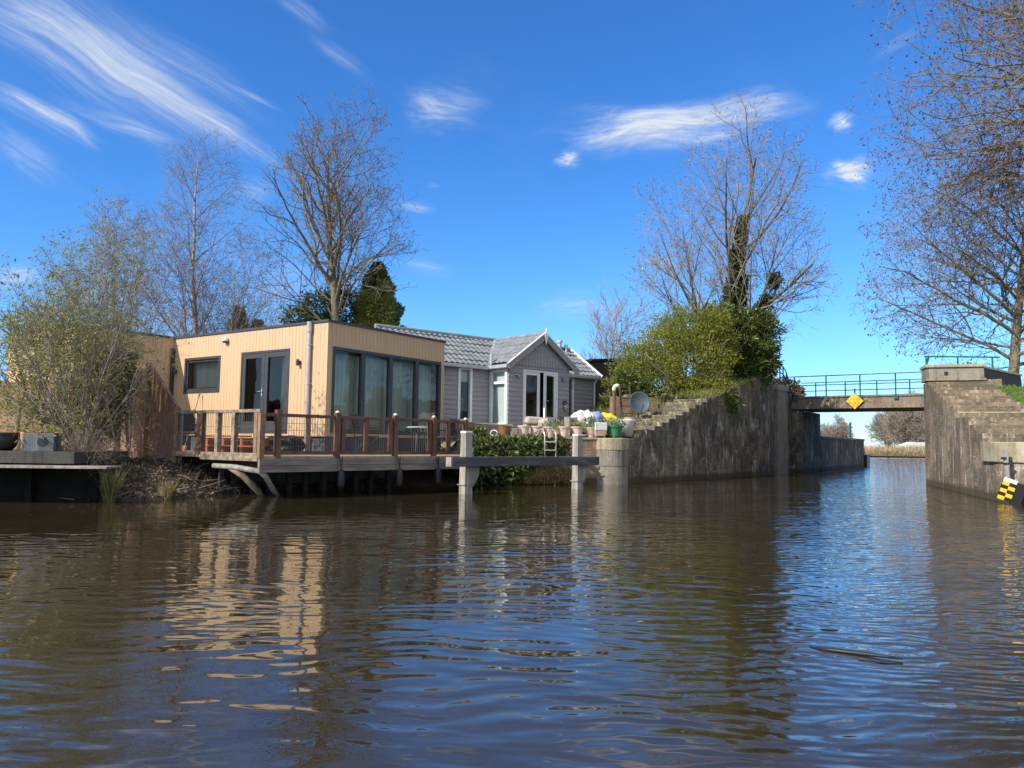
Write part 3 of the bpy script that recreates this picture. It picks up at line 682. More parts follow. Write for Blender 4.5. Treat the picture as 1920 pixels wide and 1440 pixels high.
facade(b, Ef, 0, 3.28, 1.2, 3.95, [], .15, LAP); facade(b, Wf, 0, 3.28, 1.2, 3.95, [], .15, LAP); facade(b, Nf, 0, 8.95, 1.2, 3.95, [], .15)
b.tri(Ef.p(0, 3.95), Ef.p(3.28, 3.95), Ef.p(1.64, 5.08)); b.tri(Wf.p(0, 3.95), Wf.p(3.28, 3.95), Wf.p(1.64, 5.08))
b.build('wall', M['greyboard'], COT)
b = MB(); b.box(-3.5, 5.3, 1.2, 4.3, 1.5, 1.75); b.box(.1, 2.8, .1, 1.2, 1.5, 1.75); b.build('floor', M['inside'], COT)
# vertical boards in the gable, with a scalloped edge
b = MB(); sl = (5.02 - 3.95) / 1.45; nb = 20
for k in range(nb):
    a, c = 2.9 * k / nb + .006, 2.9 * (k + 1) / nb - .006; m_ = (a + c) / 2
    ha, hc = 3.95 + sl * min(a, 2.9 - a), 3.95 + sl * min(c, 2.9 - c); lo = 3.90
    if max(ha, hc) < 3.97: continue
    b.prism([(a, lo + .03), (m_, lo - .035), (c, lo + .03), (c, hc), (a, ha)], Gf, .024, .046)
b.tri(Gf.p(0, 3.93, .02), Gf.p(2.9, 3.93, .02), Gf.p(1.45, 5.02, .02))
b.build('gable_boards', M['greyboard'], COT)
def tile_roof(b, o, A, B, la, lb, amp=.022, per=.235, course=.33):
    o, A, B = Vector(o), Vector(A).normalized(), Vector(B).normalized(); N = A.cross(B).normalized()
    if N.z < 0: N = -N
    na = int(la / per * 8); aa = [la * k / na for k in range(na + 1)]; bb = []
    k = 0
    while k * course < lb - 1e-6:
        lo, hi = k * course, min(lb, (k + 1) * course - .004)
        bb += [(lo, .034), ((lo + hi) / 2, .018), (hi, .002)]; k += 1
    i0 = len(b.v)
    for y, e in bb:
        for x in aa:
            s = math.sin(2 * math.pi * x / per); h = e + .009 * math.sin(12.9 * int(x / per) + 78.2 * int(y / course)) + amp * (s if s > 0 else s * .55) + amp * .5
            b.v.append(tuple(o + A * x + B * y + N * h))
    m_ = len(aa)
    for j in range(len(bb) - 1):
        for i in range(m_ - 1): q = i0 + j * m_ + i; b.f.append((q, q + 1, q + m_ + 1, q + m_))
    # underside board
    b.quad(o - N * .03, o + A * la - N * .03, o + A * la + B * lb - N * .03, o + B * lb - N * .03)
b = MB()
sM = math.hypot(1.80, 1.25)
tile_roof(b, (-3.75, .90, 3.86), (1, 0, 0), (0, 1.80, 1.25), 9.3, sM)
tile_roof(b, (5.55, 4.50, 3.86), (-1, 0, 0), (0, -1.80, 1.25), 9.3, sM)
rm = b.build('roof', M['tile'], COT)
b = MB(); b.tube([(-3.75, 2.70, 5.13), (5.55, 2.70, 5.13)], .085, 10); b.build('ridge_cap', M['tile'], rm)
b = MB(); sG = math.hypot(1.66, 1.16)
tile_roof(b, (-.17, 2.7, 3.93), (0, -1, 0), (1.66, 0, 1.16), 2.92, sG); tile_roof(b, (3.15, -.22, 3.93), (0, 1, 0), (-1.66, 0, 1.16), 2.92, sG)
rg = b.build('roof', M['tile'], COT); rg['label'] = 'small tiled roof over the gabled bay'
b = MB(); b.tube([(1.49, -.23, 5.11), (1.49, 2.7, 5.11)], .075, 10); b.build('ridge_cap', M['tile'], rg)
# barge boards, finial, verge, gutters
b = MB()
for sx, wht in ((-1, 0), (1, 0)):
    a = Vector((1.49 + sx * 1.70, -.21, 3.80)); c = Vector((1.49, -.21, 5.00)); b.bar(a, c, .05, .20, (0, 1, 0))
b.build('barge_board', M['greytrim'], COT)
b = MB(); b.bar((1.49 - 1.74, -.235, 3.90), (1.49, -.235, 5.14), .09, .035, (0, 1, 0)); b.bar((1.49 + 1.74, -.22, 3.90), (1.49, -.22, 5.14), .05, .02, (0, 1, 0)); b.build('barge_cap', M['white'], COT)
b = MB(); b.prism([(1.44, 4.86), (1.49, 4.68), (1.54, 4.86), (1.585, 5.0), (1.53, 5.10), (1.49, 5.30), (1.45, 5.10), (1.395, 5.0)], Gf, .245, .29); b.build('finial', M['white'], COT, bevel=.008)
b = MB(); b.bar((5.57, .84, 3.86), (5.57, 2.70, 5.15), .06, .13, (1, 0, 0)); b.build('verge_board', M['white'], COT)
for bx in ((-3.7, -.26, .80, .92, 3.74, 3.86), (3.2, 5.5, .80, .92, 3.74, 3.86), (-.25, -.13, -.15, .92, 3.76, 3.88)):
    b = MB(); b.box(*bx); b.build('gutter', M['zinc'], COT, bevel=.02)
b = MB(); b.bar((-.18, .86, 3.90), (1.45, 2.62, 5.12), .12, .03); b.tube([(-.2, .75, 3.9), (-.2, .75, 4.28)], .05, 10); b.build('valley', M['zinc'], COT)
b = MB(); b.tube([(5.30, .86, 3.78), (5.27, .98, 3.60), (5.27, .98, 1.5)], .035, 10); b.build('downpipe', M['white'], COT)
b = MB(); b.tube([(4.85, 2.6, 4.9), (4.85, 2.6, 5.30)], .10, 14); b.tube([(4.85, 2.6, 5.34), (4.85, 2.6, 5.44)], .14, 14); b.tube([(4.85, 2.6, 5.28), (4.85, 2.6, 5.36)], .07, 12)
b.tube([(5.15, 2.5, 4.95), (5.15, 2.5, 5.22)], .05, 10); b.lathe([(.001, .08), (.06, .06), (.08, 0), (.06, -.05), (.001, -.06)], 12, (5.15, 2.5, 5.24)); b.build('chimney', M['steel'], COT, smooth=False)
# windows and doors
u0, u1, v0, v1 = mw_
w = framed(Mf, u0 - .02, u1 + .02, v0 - .02, v1 + .02, .10, -.10, .05).build('window', M['white'], COT, bevel=.004); w['label'] = 'tall narrow white window'
pane(Mf, u0 + .08, u1 - .08, v0 + .08, v1 - .08, -.04, w); curtain(Mf, u0 + .08, u1 - .08, 3.28, 3.68, -.12, w, 'blind', .002, .5, 'blind')
u0, u1, v0, v1 = sw_
w = framed(Sf, u0 - .05, u1 + .05, v0 - .03, v1 + .04, .12, -.08, .05, trans=(3.28,), mw=.09).build('window', M['white'], COT, bevel=.004); w['label'] = 'big white side window of the gabled bay'
pane(Sf, u0 + .07, u1 - .07, v0 + .09, v1 - .08, -.03, w); curtain(Sf, u0 + .02, u1 - .02, v0, v1, -.10, w, 'blind', .003, .5, 'blind')
u0, u1, v0, v1 = rw_
w = framed(Mf, u0, u1, v0, v1, .09, -.10, .04).build('window', M['white'], COT); w['label'] = 'white window behind the gabled bay'; pane(Mf, u0 + .09, u1 - .09, v0 + .09, v1 - .09, -.04, w)
u0, u1, v0, v1 = gd
framed(Gf, u0 - .02, u1 + .02, v0, v1 + .02, .05, -.13, .035, bot=.04).build('door_frame', M['white'], COT)
door_leaf(Gf, u0 + .03, 1.46, v0 + .045, v1 - .035, -.08, -.01, 'white', COT, .115, .28)
ang = math.radians(14); hx, hy = u1 - .03, .04
Lf2 = FR((hx, hy, 0), (math.cos(ang), math.sin(ang), 0), (math.sin(ang), -math.cos(ang), 0))
door_leaf(Lf2, -.72, 0, v0 + .045, v1 - .035, -.05, .02, 'white', COT, .10, .28, (-.66, 2.7, 1), 'white door standing ajar')
for u in (.38, 2.57):
    b = MB(); b.fbox(Gf, u - .08, u + .08, 3.54, 3.60, .02, .12); b.tube([Gf.p(u, 3.45, .09), Gf.p(u, 3.55, .09)], .05, 10); b.build('wall_lamp', M['greytrim'], COT)

# a white cross back chair seen through the narrow window
CH = empty('dining_chair', COT.matrix_basis @ Vector((-1.05, 1.75, 1.75)), GA + .2, 'white cross back chair seen inside through the narrow window', 'chair')
b = MB(); b.box(-.21, .21, -.21, .21, .43, .47); b.build('seat', M['white'], CH, bevel=.01)
for x in (-.19, .19):
    for y in (-.19, .19):
        b = MB(); b.bar((x, y, 0), (x, y, .43), .04, .04); b.build('leg', M['white'], CH)
b = MB(); b.bar((-.19, -.2, .47), (-.19, -.24, .98), .04, .03); b.bar((.19, -.2, .47), (.19, -.24, .98), .04, .03); b.bar((-.21, -.24, .96), (.21, -.24, .96), .03, .07); b.bar((-.19, -.21, .52), (.19, -.23, .92), .03, .02); b.bar((.19, -.205, .52), (-.19, -.225, .92), .03, .02)
b.build('backrest', M['white'], CH)

# sun face and hanging pot on the bay
SF = empty('wall_ornament', COT.matrix_basis @ Vector((2.66, -.03, 2.52)), GA, 'small terracotta face planter hung on the grey boards right of the white doors', 'wall planter')
b = MB(); b.lathe([(.001, -.14), (.05, -.12), (.085, -.02), (.10, .07)], 14, (0, -.06, 0), .7); b.tube([(0, -.14, -.02), (0, -.15, -.05)], .02, 8); b.build('bowl', M['terracotta'], SF, smooth=True)
b = MB(); b.tube([(.0, -.02, .07), (-.12, -.04, .18), (0, -.03, .22), (.10, -.03, .15)], .022, 8); b.build('hook', M['dark_metal'], SF, smooth=True)

# black shed behind
SH = empty('garden_shed', (-.11, 26.5, 0), GA, 'black boarded shed with a sloping roof behind the grey cottage', 'shed')
b = MB(); b.prism([(6.1, 1.5), (9.4, 1.5), (9.4, 4.93), (6.1, 4.60)], FR((0, 1.9, 0), (1, 0, 0), (0, -1, 0)), -2.4, 0); b.build('wall', M['shed'], SH)
b = MB(); b.prism([(5.95, 4.60), (9.55, 4.955), (9.55, 5.06), (5.95, 4.70)], FR((0, 1.9, 0), (1, 0, 0), (0, -1, 0)), -2.5, .12); b.build('roof', M['black'], SH)

# ------------------------------------------------------------------ deck, railings, fence
DA = math.radians(45.1)
DECK = empty('timber_deck', (-4.77, 14.97, 0), DA, 'weathered timber deck on piles over the water before the wooden house', 'deck')
to_deck = lambda x, y: (DECK.matrix_basis.inverted() @ Vector((x, y, 0))).to_2d()
DECK.matrix_basis = Matrix.Translation((-4.77, 14.97, 0)) @ Matrix.Rotation(DA, 4, 'Z')
poly = [tuple(to_deck(*p)) for p in ((-4.85, 14.92), (-1.0, 18.75), (-1.0, 23.2), (-1.9, 25.2), (-9.4, 23.9), (-8.9, 19.5), (-7.25, 16.62))]
UPF = FR((0, 0, 0), (1, 0, 0), (0, -1, 0)); UPF.V = Vector((0, 1, 0)); UPF.W = Vector((0, 0, 1))
b = MB(); b.prism(poly, UPF, DECK_Z - .045, DECK_Z); b.build('decking', M['deckboard'], DECK)
DF = FR((0, 0, 0), (1, 0, 0), (0, -1, 0))
for a, c, q in ((-.12, 1.62, 0), (1.63, 3.12, .004), (3.13, 4.24, 0), (4.25, 5.35, .004)):
    b = MB(); b.fbox(DF, a, c, .53 + q, .795, -.06, .015 + q); b.build('fascia', M['fascia'], DECK, bevel=.006)
b = MB(); b.fbox(DF, -.12, 5.35, .66, .667, .013, .022); b.build('fascia_joint', M['black'], DECK)
for x, y, sz in ((.05, 2.0, .09), (.42, 2.2, .09), (.9, 2.3, .13), (1.35, 2.35, .10), (1.8, 2.3, .13), (2.25, 2.35, .10), (2.7, 2.3, .13), (3.2, 2.35, .10), (3.6, 2.3, .13), (4.1, 2.35, .10), (4.6, 2.3, .13),):
    b = MB(); b.box(x - sz / 2, x + sz / 2, y - sz / 2, y + sz / 2, -.8, .795); b.build('pile', M['pile'], DECK)
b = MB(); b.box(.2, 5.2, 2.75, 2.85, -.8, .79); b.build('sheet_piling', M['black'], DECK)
b = MB()
for k in range(6): b.box(.1 + k * .95, .2 + k * .95, .1, 3.2, .60, .79)
b.build('joist', M['pile'], DECK)

RAIL = empty('deck_railing', (-4.77, 14.97, 0), DA, 'red brown hardwood railing with wire infill along the deck edge over the fascia boards', 'railing')
RF_ = FR((0, .06, 0), (1, 0, 0), (0, -1, 0))
big = [(-.07, 1.69, 'rail_pale'), (.28, 1.76, 'rail_brown'), (1.63, 1.75, 'rail_brown'), (3.13, 1.75, 'rail_brown'), (4.24, 1.74, 'rail_brown'), (5.23, 1.72, 'rail_brown')]
for i, (t, z, mt) in enumerate(big):
    b = MB(); b.fbox(RF_, t - .055, t + .055, .60 if i else .80, z, -.055, .055); p = b.build('post', M[mt], RAIL, bevel=.006)
    if i > 1:
        b = MB(); b.lathe([(.040, -.005), (.046, .015), (.034, .038), (.001, .048)], 12, tuple(RF_.p(t, z, 0))); b.build('post_cap', M['sack_white'], p, smooth=True)
for a, c in ((-.07, .28), (.28, 1.63), (1.63, 3.13), (3.13, 4.24), (4.24, 5.23)):
    b = MB(); b.fbox(RF_, a + .055, c - .055, 1.625, 1.69, -.035, .035); b.build('top_rail', M['rail_brown'], RAIL, bevel=.005)
    b = MB(); b.fbox(RF_, a + .055, c - .055, .875, .945, -.025, .025); b.build('bottom_rail', M['rail_brown'], RAIL, bevel=.005)
    if c - a > .5:
        b = MB(); n = int((c - a - .11) / .058)
        for k in range(1, n): u = a + .055 + (c - a - .11) * k / n; b.fbox(RF_, u - .003, u + .003, .945, 1.625, -.003, .003)
        for v in (1.04, 1.20, 1.36, 1.50): b.fbox(RF_, a + .055, c - .055, v - .004, v + .004, .003, .009)
        b.build('wire_infill', M['wire'], RAIL, uv=False)
for t in (.95, 1.78, 2.36, 3.00, 4.12, 4.69):
    b = MB(); b.fbox(RF_, t - .045, t + .045, .945, 1.625, -.035, .032); b.build('baluster', M['rail_brown' if t > 1 else 'rail_pale'], RAIL, bevel=.004)

p0, p1 = Vector((-7.22, 16.66, 0)), Vector((-4.86, 15.02, 0)); dv = (p1 - p0); LL = dv.length; dv.normalize()
RAIL2 = empty('deck_railing', p0, math.atan2(dv.y, dv.x), 'older lichened low railing at the left end of the deck beside the willow fence', 'railing')
R2 = FR((0, 0, 0), (1, 0, 0), (0, -1, 0))
for t, mt in ((.80, 'rail_brown'), (.90, 'rail_brown'), (1.45, 'old_wood'), (2.0, 'old_wood'), (2.72, 'rail_pale')):
    b = MB(); b.fbox(R2, t - .05, t + .05, .78, 1.70, -.05, .05); b.build('post', M[mt], RAIL2, bevel=.006)
b = MB(); b.fbox(R2, .05, LL - .03, 1.70, 1.765, -.05, .05); b.build('top_rail', M['old_wood'], RAIL2, bevel=.006)
b = MB(); b.fbox(R2, .95, LL - .03, .74, .90, -.05, .07); b.build('bottom_rail', M['old_wood'], RAIL2, bevel=.01)
b = MB(); b.fbox(R2, .05, .75, .84, .90, -.04, .04); b.build('bottom_rail', M['tan_wood'], RAIL2)
b = MB()
for k in range(44): u = .08 + k * .06; b.fbox(R2, u - .003, u + .003, .90, 1.70, -.003, .003) if u < LL - .05 else None
for v in (1.15, 1.42): b.fbox(R2, .06, LL - .06, v - .004, v + .004, .003, .009)
b.build('wire_infill', M['wire'], RAIL2, uv=False)

FEN = empty('willow_fence', (-7.24, 16.70, 0), math.atan2(.62, -.80), 'brown woven willow fence panel with a sloping top beside the deck', 'fence')
FF = FR((0, 0, 0), (-1, 0, 0), (0, 1, 0))
prof = lambda u: 1.80 + min(1.02, u * .80)
b = MB(); rs = random.Random(5)
for k in range(170):
    u = k * .02; h = prof(u) - .03 - rs.random() * .05; x = u + rs.gauss(0, .012); lean = rs.gauss(0, .05)
    b.tube([(x, rs.gauss(0, .012), .6), (x + lean * .4, rs.gauss(0, .02), .6 + (h - .6) * .55), (x + lean, rs.gauss(0, .015), h)], .0105, 4, cap=False)
b.box(0, 3.4, .02, .03, .62, 1.75); b.build('willow_rods', M['wicker'], FEN, uv=False)
b = MB()
for u in (0, 1.3, 2.6): b.bar((u, .06, .5), (u, .06, prof(u) + .05), .08, .08)
b.bar((-.02, .0, prof(0)), (1.28, .0, prof(1.28)), .06, .05); b.bar((1.28, 0, prof(1.3)), (3.4, 0, prof(3.4)), .06, .05); b.build('frame', M['rail_pale'], FEN)
b = MB(); b.bar((-.03, -.06, .55), (-.03, -.06, 1.78), .07, .06); b.build('post', M['bollard'], FEN)
FE2 = empty('willow_fence', (-10.4, 18.9, 0), math.atan2(.25, -.97), 'red brown heather fence panel behind the leafy bush at the far left', 'fence')
b = MB()
for k in range(160):
    u = k * .028; x = u + rs.gauss(0, .012)
    b.tube([(x, rs.gauss(0, .015), .6), (x + rs.gauss(0, .03), rs.gauss(0, .02), 2.55 + rs.gauss(0, .06))], .015, 4, cap=False)
b.box(0, 4.5, .03, .04, .6, 2.5); b.build('heather_rods', M['wicker'], FE2, uv=False)
for u in (0, 1.5, 3.0, 4.5):
    b = MB(); b.box(u - .04, u + .04, -.08, 0, .5, 2.62); b.build('post', M['rail_pale'], FE2)

# ------------------------------------------------------------------ mooring frame, quay, lock walls, bridge
MO = empty('mooring_stage', (-1.02, 17.55, 0), math.atan2(2.5, 2.75), 'two silvered oak bollards carrying a dark horizontal timber over the water', 'mooring posts')
MF = FR((0, 0, 0), (1, 0, 0), (0, -1, 0)); ML = math.hypot(2.75, 2.5)
for t in (0, ML):
    b = MB(); w0, w1 = .125, .095
    b.hexa([(t - w0, -w0, -1), (t + w0, -w0, -1), (t + w0, w0, -1), (t - w0, w0, -1), (t - w1, -w1, 1.37), (t + w1, -w1, 1.37), (t + w1, w1, 1.37), (t - w1, w1, 1.37)])
    p = b.build('bollard', M['bollard'], MO, bevel=.012)
    b = MB(); b.box(t - w1 - .008, t + w1 + .008, -w1 - .008, w1 + .008, 1.37, 1.425); b.build('cap', M['sack_white'], p, bevel=.01)
    b = MB(); b.prism([(t + .10, .62), (t + .10, .15), (t + .16, .16), (t + .33, .42), (t + .34, .62)], MF, -.08, .08); b.build('bracket', M['bollard'], MO, bevel=.008)
    b = MB(); b.box(t - .138, t + .138, -.138, .138, .20, .225); b.build('strap', M['wood_grey'], MO)
b = MB(); b.box(-.62, ML + .52, -.30, -.105, .625, .845); bm_ = b.build('beam', M['beam'], MO, bevel=.015)
b = MB(); b.box(-.66, -.62, -.295, -.11, .63, .84); b.build('end_grain', M['wood_grey'], bm_)

QU = empty('quay_wall', (-.9, 21.6, 0), math.atan2(1.25, 3.5), 'low brick quay wall with dry grass under the row of plant pots', 'wall')
b = MB(); b.box(0, 3.9, 0, 1.2, -.8, 1.30); b.build('brickwork', M['brick_q'], QU)
b = MB(); b.box(0, 3.88, -.03, .9, 1.30, 1.36); b.build('coping', M['coping'], QU, bevel=.01)

LW = empty('lock_wall', WING_L0, math.atan2(WL.y, WL.x), 'dark shaded stepped masonry lock wall running from the round pier to the bridge', 'wall')
LWF = FR((0, 0, 0), (1, 0, 0), (0, -1, 0)); n = 14; run = 6.6 / n
prf = [(-.45, -1.2), (9.35, -1.2), (9.35, 3.72), (8.8, 3.70), (7.9, 3.45), (7.2, 3.27), (6.6, 3.12)]
z = 3.12
for k in range(n - 1, -1, -1):
    zt = 1.37 + (3.12 - 1.37) * k / (n - 1); prf += [(.1 + run * (k + 1) - run * .1, zt), (.1 + run * k - run * .1, zt)]
prf += [(-.45, 1.37)]
prf2 = []
for q in prf:
    if not prf2 or (abs(q[0] - prf2[-1][0]) + abs(q[1] - prf2[-1][1])) > 1e-4: prf2.append(q)
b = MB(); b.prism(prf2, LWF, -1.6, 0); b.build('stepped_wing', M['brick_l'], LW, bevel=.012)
b = MB(); c = (-.36, .60, 0)
b.lathe([(.64, -1.2), (.64, .52)], 40, c); b.lathe([(.64, .53), (.645, .545), (.645, .995), (.62, 1.0)], 40, c); b.build('pier', M['stone'], LW, smooth=False)
b = MB(); b.lathe([(.56, 1.0), (.652, 1.0), (.66, 1.015), (.66, 1.33), (.64, 1.355), (.001, 1.36)], 40, c); b.build('coping', M['coping'], LW, smooth=False)
def cworld(x, y, z): return LOCK0 + CAN * x + CANN * y + Vector((0, 0, z))
def cbox(b, root, x0, x1, y0, y1, z0, z1):
    inv = root.matrix_basis.inverted()
    b.hexa([inv @ cworld(x, y, z) for z in (z0, z1) for x, y in ((x0, y0), (x1, y0), (x1, y1), (x0, y1))])
b = MB(); cbox(b, LW, -.1, 2.2, -.12, 2.2, -1.2, 3.86); cbox(b, LW, .1, 2.0, .05, 2.0, 3.86, 4.0); b.build('gate_pillar', M['brick_l'], LW, bevel=.04)
b = MB(); cbox(b, LW, 2.2, 3.1, .85, 2.2, -1.2, 3.7); cbox(b, LW, 2.45, 2.62, .62, .86, -1.2, 3.5); cbox(b, LW, 4.5, 6.5, .35, 2.2, -1.2, 3.62); b.build('gate_recess', M['brick_l'], LW)
b = MB(); cbox(b, LW, 3.1, 4.5, -.02, 2.2, -1.2, 3.60); b.build('gate_block', M['stone'], LW, bevel=.02)
b = MB(); cbox(b, LW, 3.05, 4.55, -.06, 2.25, 3.60, 3.86); b.build('coping', M['coping'], LW, bevel=.02)
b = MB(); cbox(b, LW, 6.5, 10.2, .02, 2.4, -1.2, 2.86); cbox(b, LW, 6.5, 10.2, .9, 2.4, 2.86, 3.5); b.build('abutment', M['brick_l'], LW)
BQ = empty('quay_wall', cworld(10.2, 0, 0), math.atan2(.83, .555), 'low dark quay wall beyond the bridge on the left of the channel', 'wall')
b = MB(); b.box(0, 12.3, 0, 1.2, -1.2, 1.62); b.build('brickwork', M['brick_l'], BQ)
b = MB(); b.box(0, 12.3, -.05, 1.2, 1.62, 1.74); b.build('coping', M['stone'], BQ, bevel=.02)
b = MB(); b.box(12.3, 13.4, -.15, 1.2, -1.2, .75); b.build('timber_end', M['black'], BQ)

RW = empty('lock_wall', WING_R0, math.atan2(WR.y, WR.x), 'sunlit stepped brick lock wall with lime streaks on the right of the channel', 'wall')
RWF = FR((0, 0, 0), (-1, 0, 0), (0, 1, 0))          # its water face looks to +y of the local frame
prf = [(-9.0, -1.2), (-1.0, -1.2), (-1.0, 1.20)]
st = [(1.25, 1.33)]; n = 15
b = MB(); prof_pts = [(1.0, -1.2)]; nst = 17
steps = []
for k in range(nst):
    a = 1.25 + (8.55 - 1.25) * k / nst; zt = lerp_pts(RIGHT_PROFILE, a + .45); steps.append((a, zt))
poly_ = [(.9, -1.2), (.9, 1.2), (1.25, 1.2)]
for k, (a, zt) in enumerate(steps):
    nx_ = steps[k + 1][0] if k + 1 < nst else 8.95
    poly_ += [(a, zt), (nx_, zt)]
poly_ += [(8.95, -1.2)]
SIDE = FR((0, 0, 0), (1, 0, 0), (0, -1, 0))
b.prism(list(reversed(poly_)), SIDE, 0, 1.75); b.build('stepped_wing', M['brick_r'], RW, bevel=.012)
b = MB(); b.box(4.05, 4.55, -1.76, .012, lerp_pts(RIGHT_PROFILE, 3.75) + .0, lerp_pts(RIGHT_PROFILE, 4.0) + .12); b.build('pale_step', M['coping'], RW, bevel=.015)
b = MB(); b.box(8.30, 9.2, -1.70, .02, 3.36, 3.44); b.box(8.38, 9.3, -1.66, -.01, 3.44, 3.80); b.build('parapet', M['stone'], RW, bevel=.02)
b = MB(); b.box(8.32, 9.36, -1.70, .03, 3.80, 3.90); b.build('coping', M['coping'], RW, bevel=.015)
b = MB(); b.box(8.36, 8.40, -.62, -.52, 3.55, 3.66); b.build('drain_hole', M['black'], RW)
b = MB(); c = (.72, -.80, 0); b.lathe([(.82, -1.2), (.82, .88)], 40, c); b.box(.2, 1.3, -3.6, -.85, -1.2, .88); b.build('pier', M['brick_r'], RW, smooth=False)
b = MB(); b.lathe([(.80, .88), (.87, .88), (.88, .90), (.88, 1.31), (.85, 1.335), (.001, 1.34)], 40, c); b.box(-.16, 1.4, -3.6, -.80, .885, 1.338); b.box(.72, 1.62, -.86, .072, .886, 1.336); b.build('coping', M['coping'], RW)
for x in (1.85, 2.3):
    b = MB(); b.tube([(1.22, -.75 - (x - 1.85) * .9, 1.34), (1.22, -.75 - (x - 1.85) * .9, 1.47)], .022, 8); b.box(1.18, 1.26, -.80 - (x - 1.85) * .9, -.70 - (x - 1.85) * .9, 1.45, 1.49); b.build('iron_knob', M['rust'], RW)
inv = RW.matrix_basis.inverted(); q = inv @ Vector((13.68, 25.45, 0))
b = MB(); cdir = (inv.to_3x3() @ CAN); cdn = Vector((cdir.y, -cdir.x, 0))
b.hexa([tuple(q + cdir * x + cdn * y + Vector((0, 0, z))) for z in (-1.2, 3.40) for x, y in ((.02, .05), (16, .05), (16, 2.2), (.02, 2.2))]); b.build('channel_face', M['brick_r'], RW)

DK = empty('retaining_wall', (15.25, 24.95, 0), math.atan2(.43, .90), 'black retaining wall end above the grass beside the right parapet', 'wall')
b = MB(); b.prism([(0, 2.6), (2.3, 2.6), (2.2, 3.66), (0, 3.86)], FR((0, 0, 0), (1, 0, 0), (0, -1, 0)), -.35, 0); b.build('wall', M['black'], DK, bevel=.01)  # whole wall in one flat black
b = MB(); b.prism([(-.1, 3.862), (2.25, 3.662), (2.25, 3.72), (-.1, 3.92)], FR((0, 0, 0), (1, 0, 0), (0, -1, 0)), -.45, .02); b.build('coping', M['coping'], DK)

BR = empty('road_bridge', cworld(6.4, -.02, 0), math.atan2(-CANN.y, -CANN.x), 'flat concrete beam bridge across the narrow lock channel', 'bridge')
BF = FR((0, 0, 0), (1, 0, 0), (0, -1, 0))
b = MB(); b.box(-.4, 6.4, 0, 3.75, 2.92, 3.42); b.build('beam', M['concrete_b'], BR, bevel=.015)
b = MB(); b.box(-.4, 6.4, -.05, 3.8, 3.42, 3.50); b.build('edge_slab', M['concrete_b'], BR, bevel=.01)
for nm, yy, lab in (('near', -.02, 'green tubular railing along the near edge of the bridge'), ('far', 3.72, 'green tubular railing along the far edge of the bridge, seen through the near one')):
    g = empty('bridge_railing', BR.matrix_basis @ Vector((0, yy, 3.5)), BR.rotation_euler.z, lab, 'railing')
    for u in (-.2, 1.2, 2.63, 4.06, 5.5):
        b = MB(); b.tube([(u, -.05, -.18), (u, -.05, .92)], .028, 8); b.box(u - .08, u + .08, -.07, .0, -.2, .0); b.build('post', M['green_rail'], g)
    for z in (.92, .50, .22):
        if z < .3 and nm == 'near': continue
        b = MB(); b.tube([(-.9, -.05, z), (6.2, -.05, z)], .022, 8); b.build('rail', M['green_rail'], g)
gr = empty('guard_railing', cworld(5.0, .45, 3.62), math.atan2(CAN.y, CAN.x), 'short green railing with a drooping end on top of the dark lock wall', 'railing')
for x, z in ((0, 1.25), (.5, 1.22), (1.0, 1.0)):
    b = MB(); b.tube([(x, 0, 0), (x, 0, z)], .03, 8); b.build('post', M['green_rail'], gr)
for off in (0, -.35):
    b = MB(); b.tube([(0, 0, 1.25 + off), (.5, 0, 1.22 + off), (.95, 0, 1.04 + off), (1.5, 0, .5 + off * .6)], .025, 8); b.build('rail', M['green_rail'], gr)
pr = empty('parapet_railing', RW.matrix_basis @ Vector((9.2, -.15, 3.9)), math.atan2(-.316, .949) + .30, 'green railing standing on the right parapet before the bare tree', 'railing')
for u in (0, 1.05, 2.2):
    b = MB(); b.tube([(u, 0, -.35), (u, 0, .36)], .028, 8); b.build('post', M['green_rail'], pr)
b = MB(); b.tube([(-.05, 0, .36), (2.45, 0, .36)], .024, 8); b.build('rail', M['green_rail'], pr)
b = MB(); b.bar((-.02, 0, 0), (.1, 0, .36), .06, .04); b.build('gusset', M['green_rail'], pr)
fg = empty('guard_railing', BQ.matrix_basis @ Vector((10.6, .5, 1.74)), 1.1, 'small green railing on the far end of the low quay beyond the bridge', 'railing')
for x in (0, .55):
    b = MB(); b.tube([(x, 0, 0), (x, 0, 1.0)], .045, 6); b.build('post', M['green_rail'], fg)
b = MB(); b.tube([(0, 0, 1.0), (.9, 0, 1.0)], .03, 6); b.tube([(0, 0, .55), (.6, 0, .55)], .03, 6); b.build('rail', M['green_rail'], fg)

SG = empty('diamond_sign', BR.matrix_basis @ Vector((2.40, -.10, 3.24)), BR.rotation_euler.z, 'plain yellow diamond navigation sign on the bridge beam', 'sign')
b = MB(); r = .365; b.prism([(0, -r), (r, 0), (0, r), (-r, 0)], BF, -.03, .0); b.build('board', M['yellow'], SG, bevel=.004)
b = MB(); b.prism([(0, -r - .02), (r + .02, 0), (0, r + .02), (-r - .02, 0)], BF, -.06, -.031); b.box(-.03, .03, .03, .08, -.3, .55); b.build('frame', M['dark_metal'], SG)

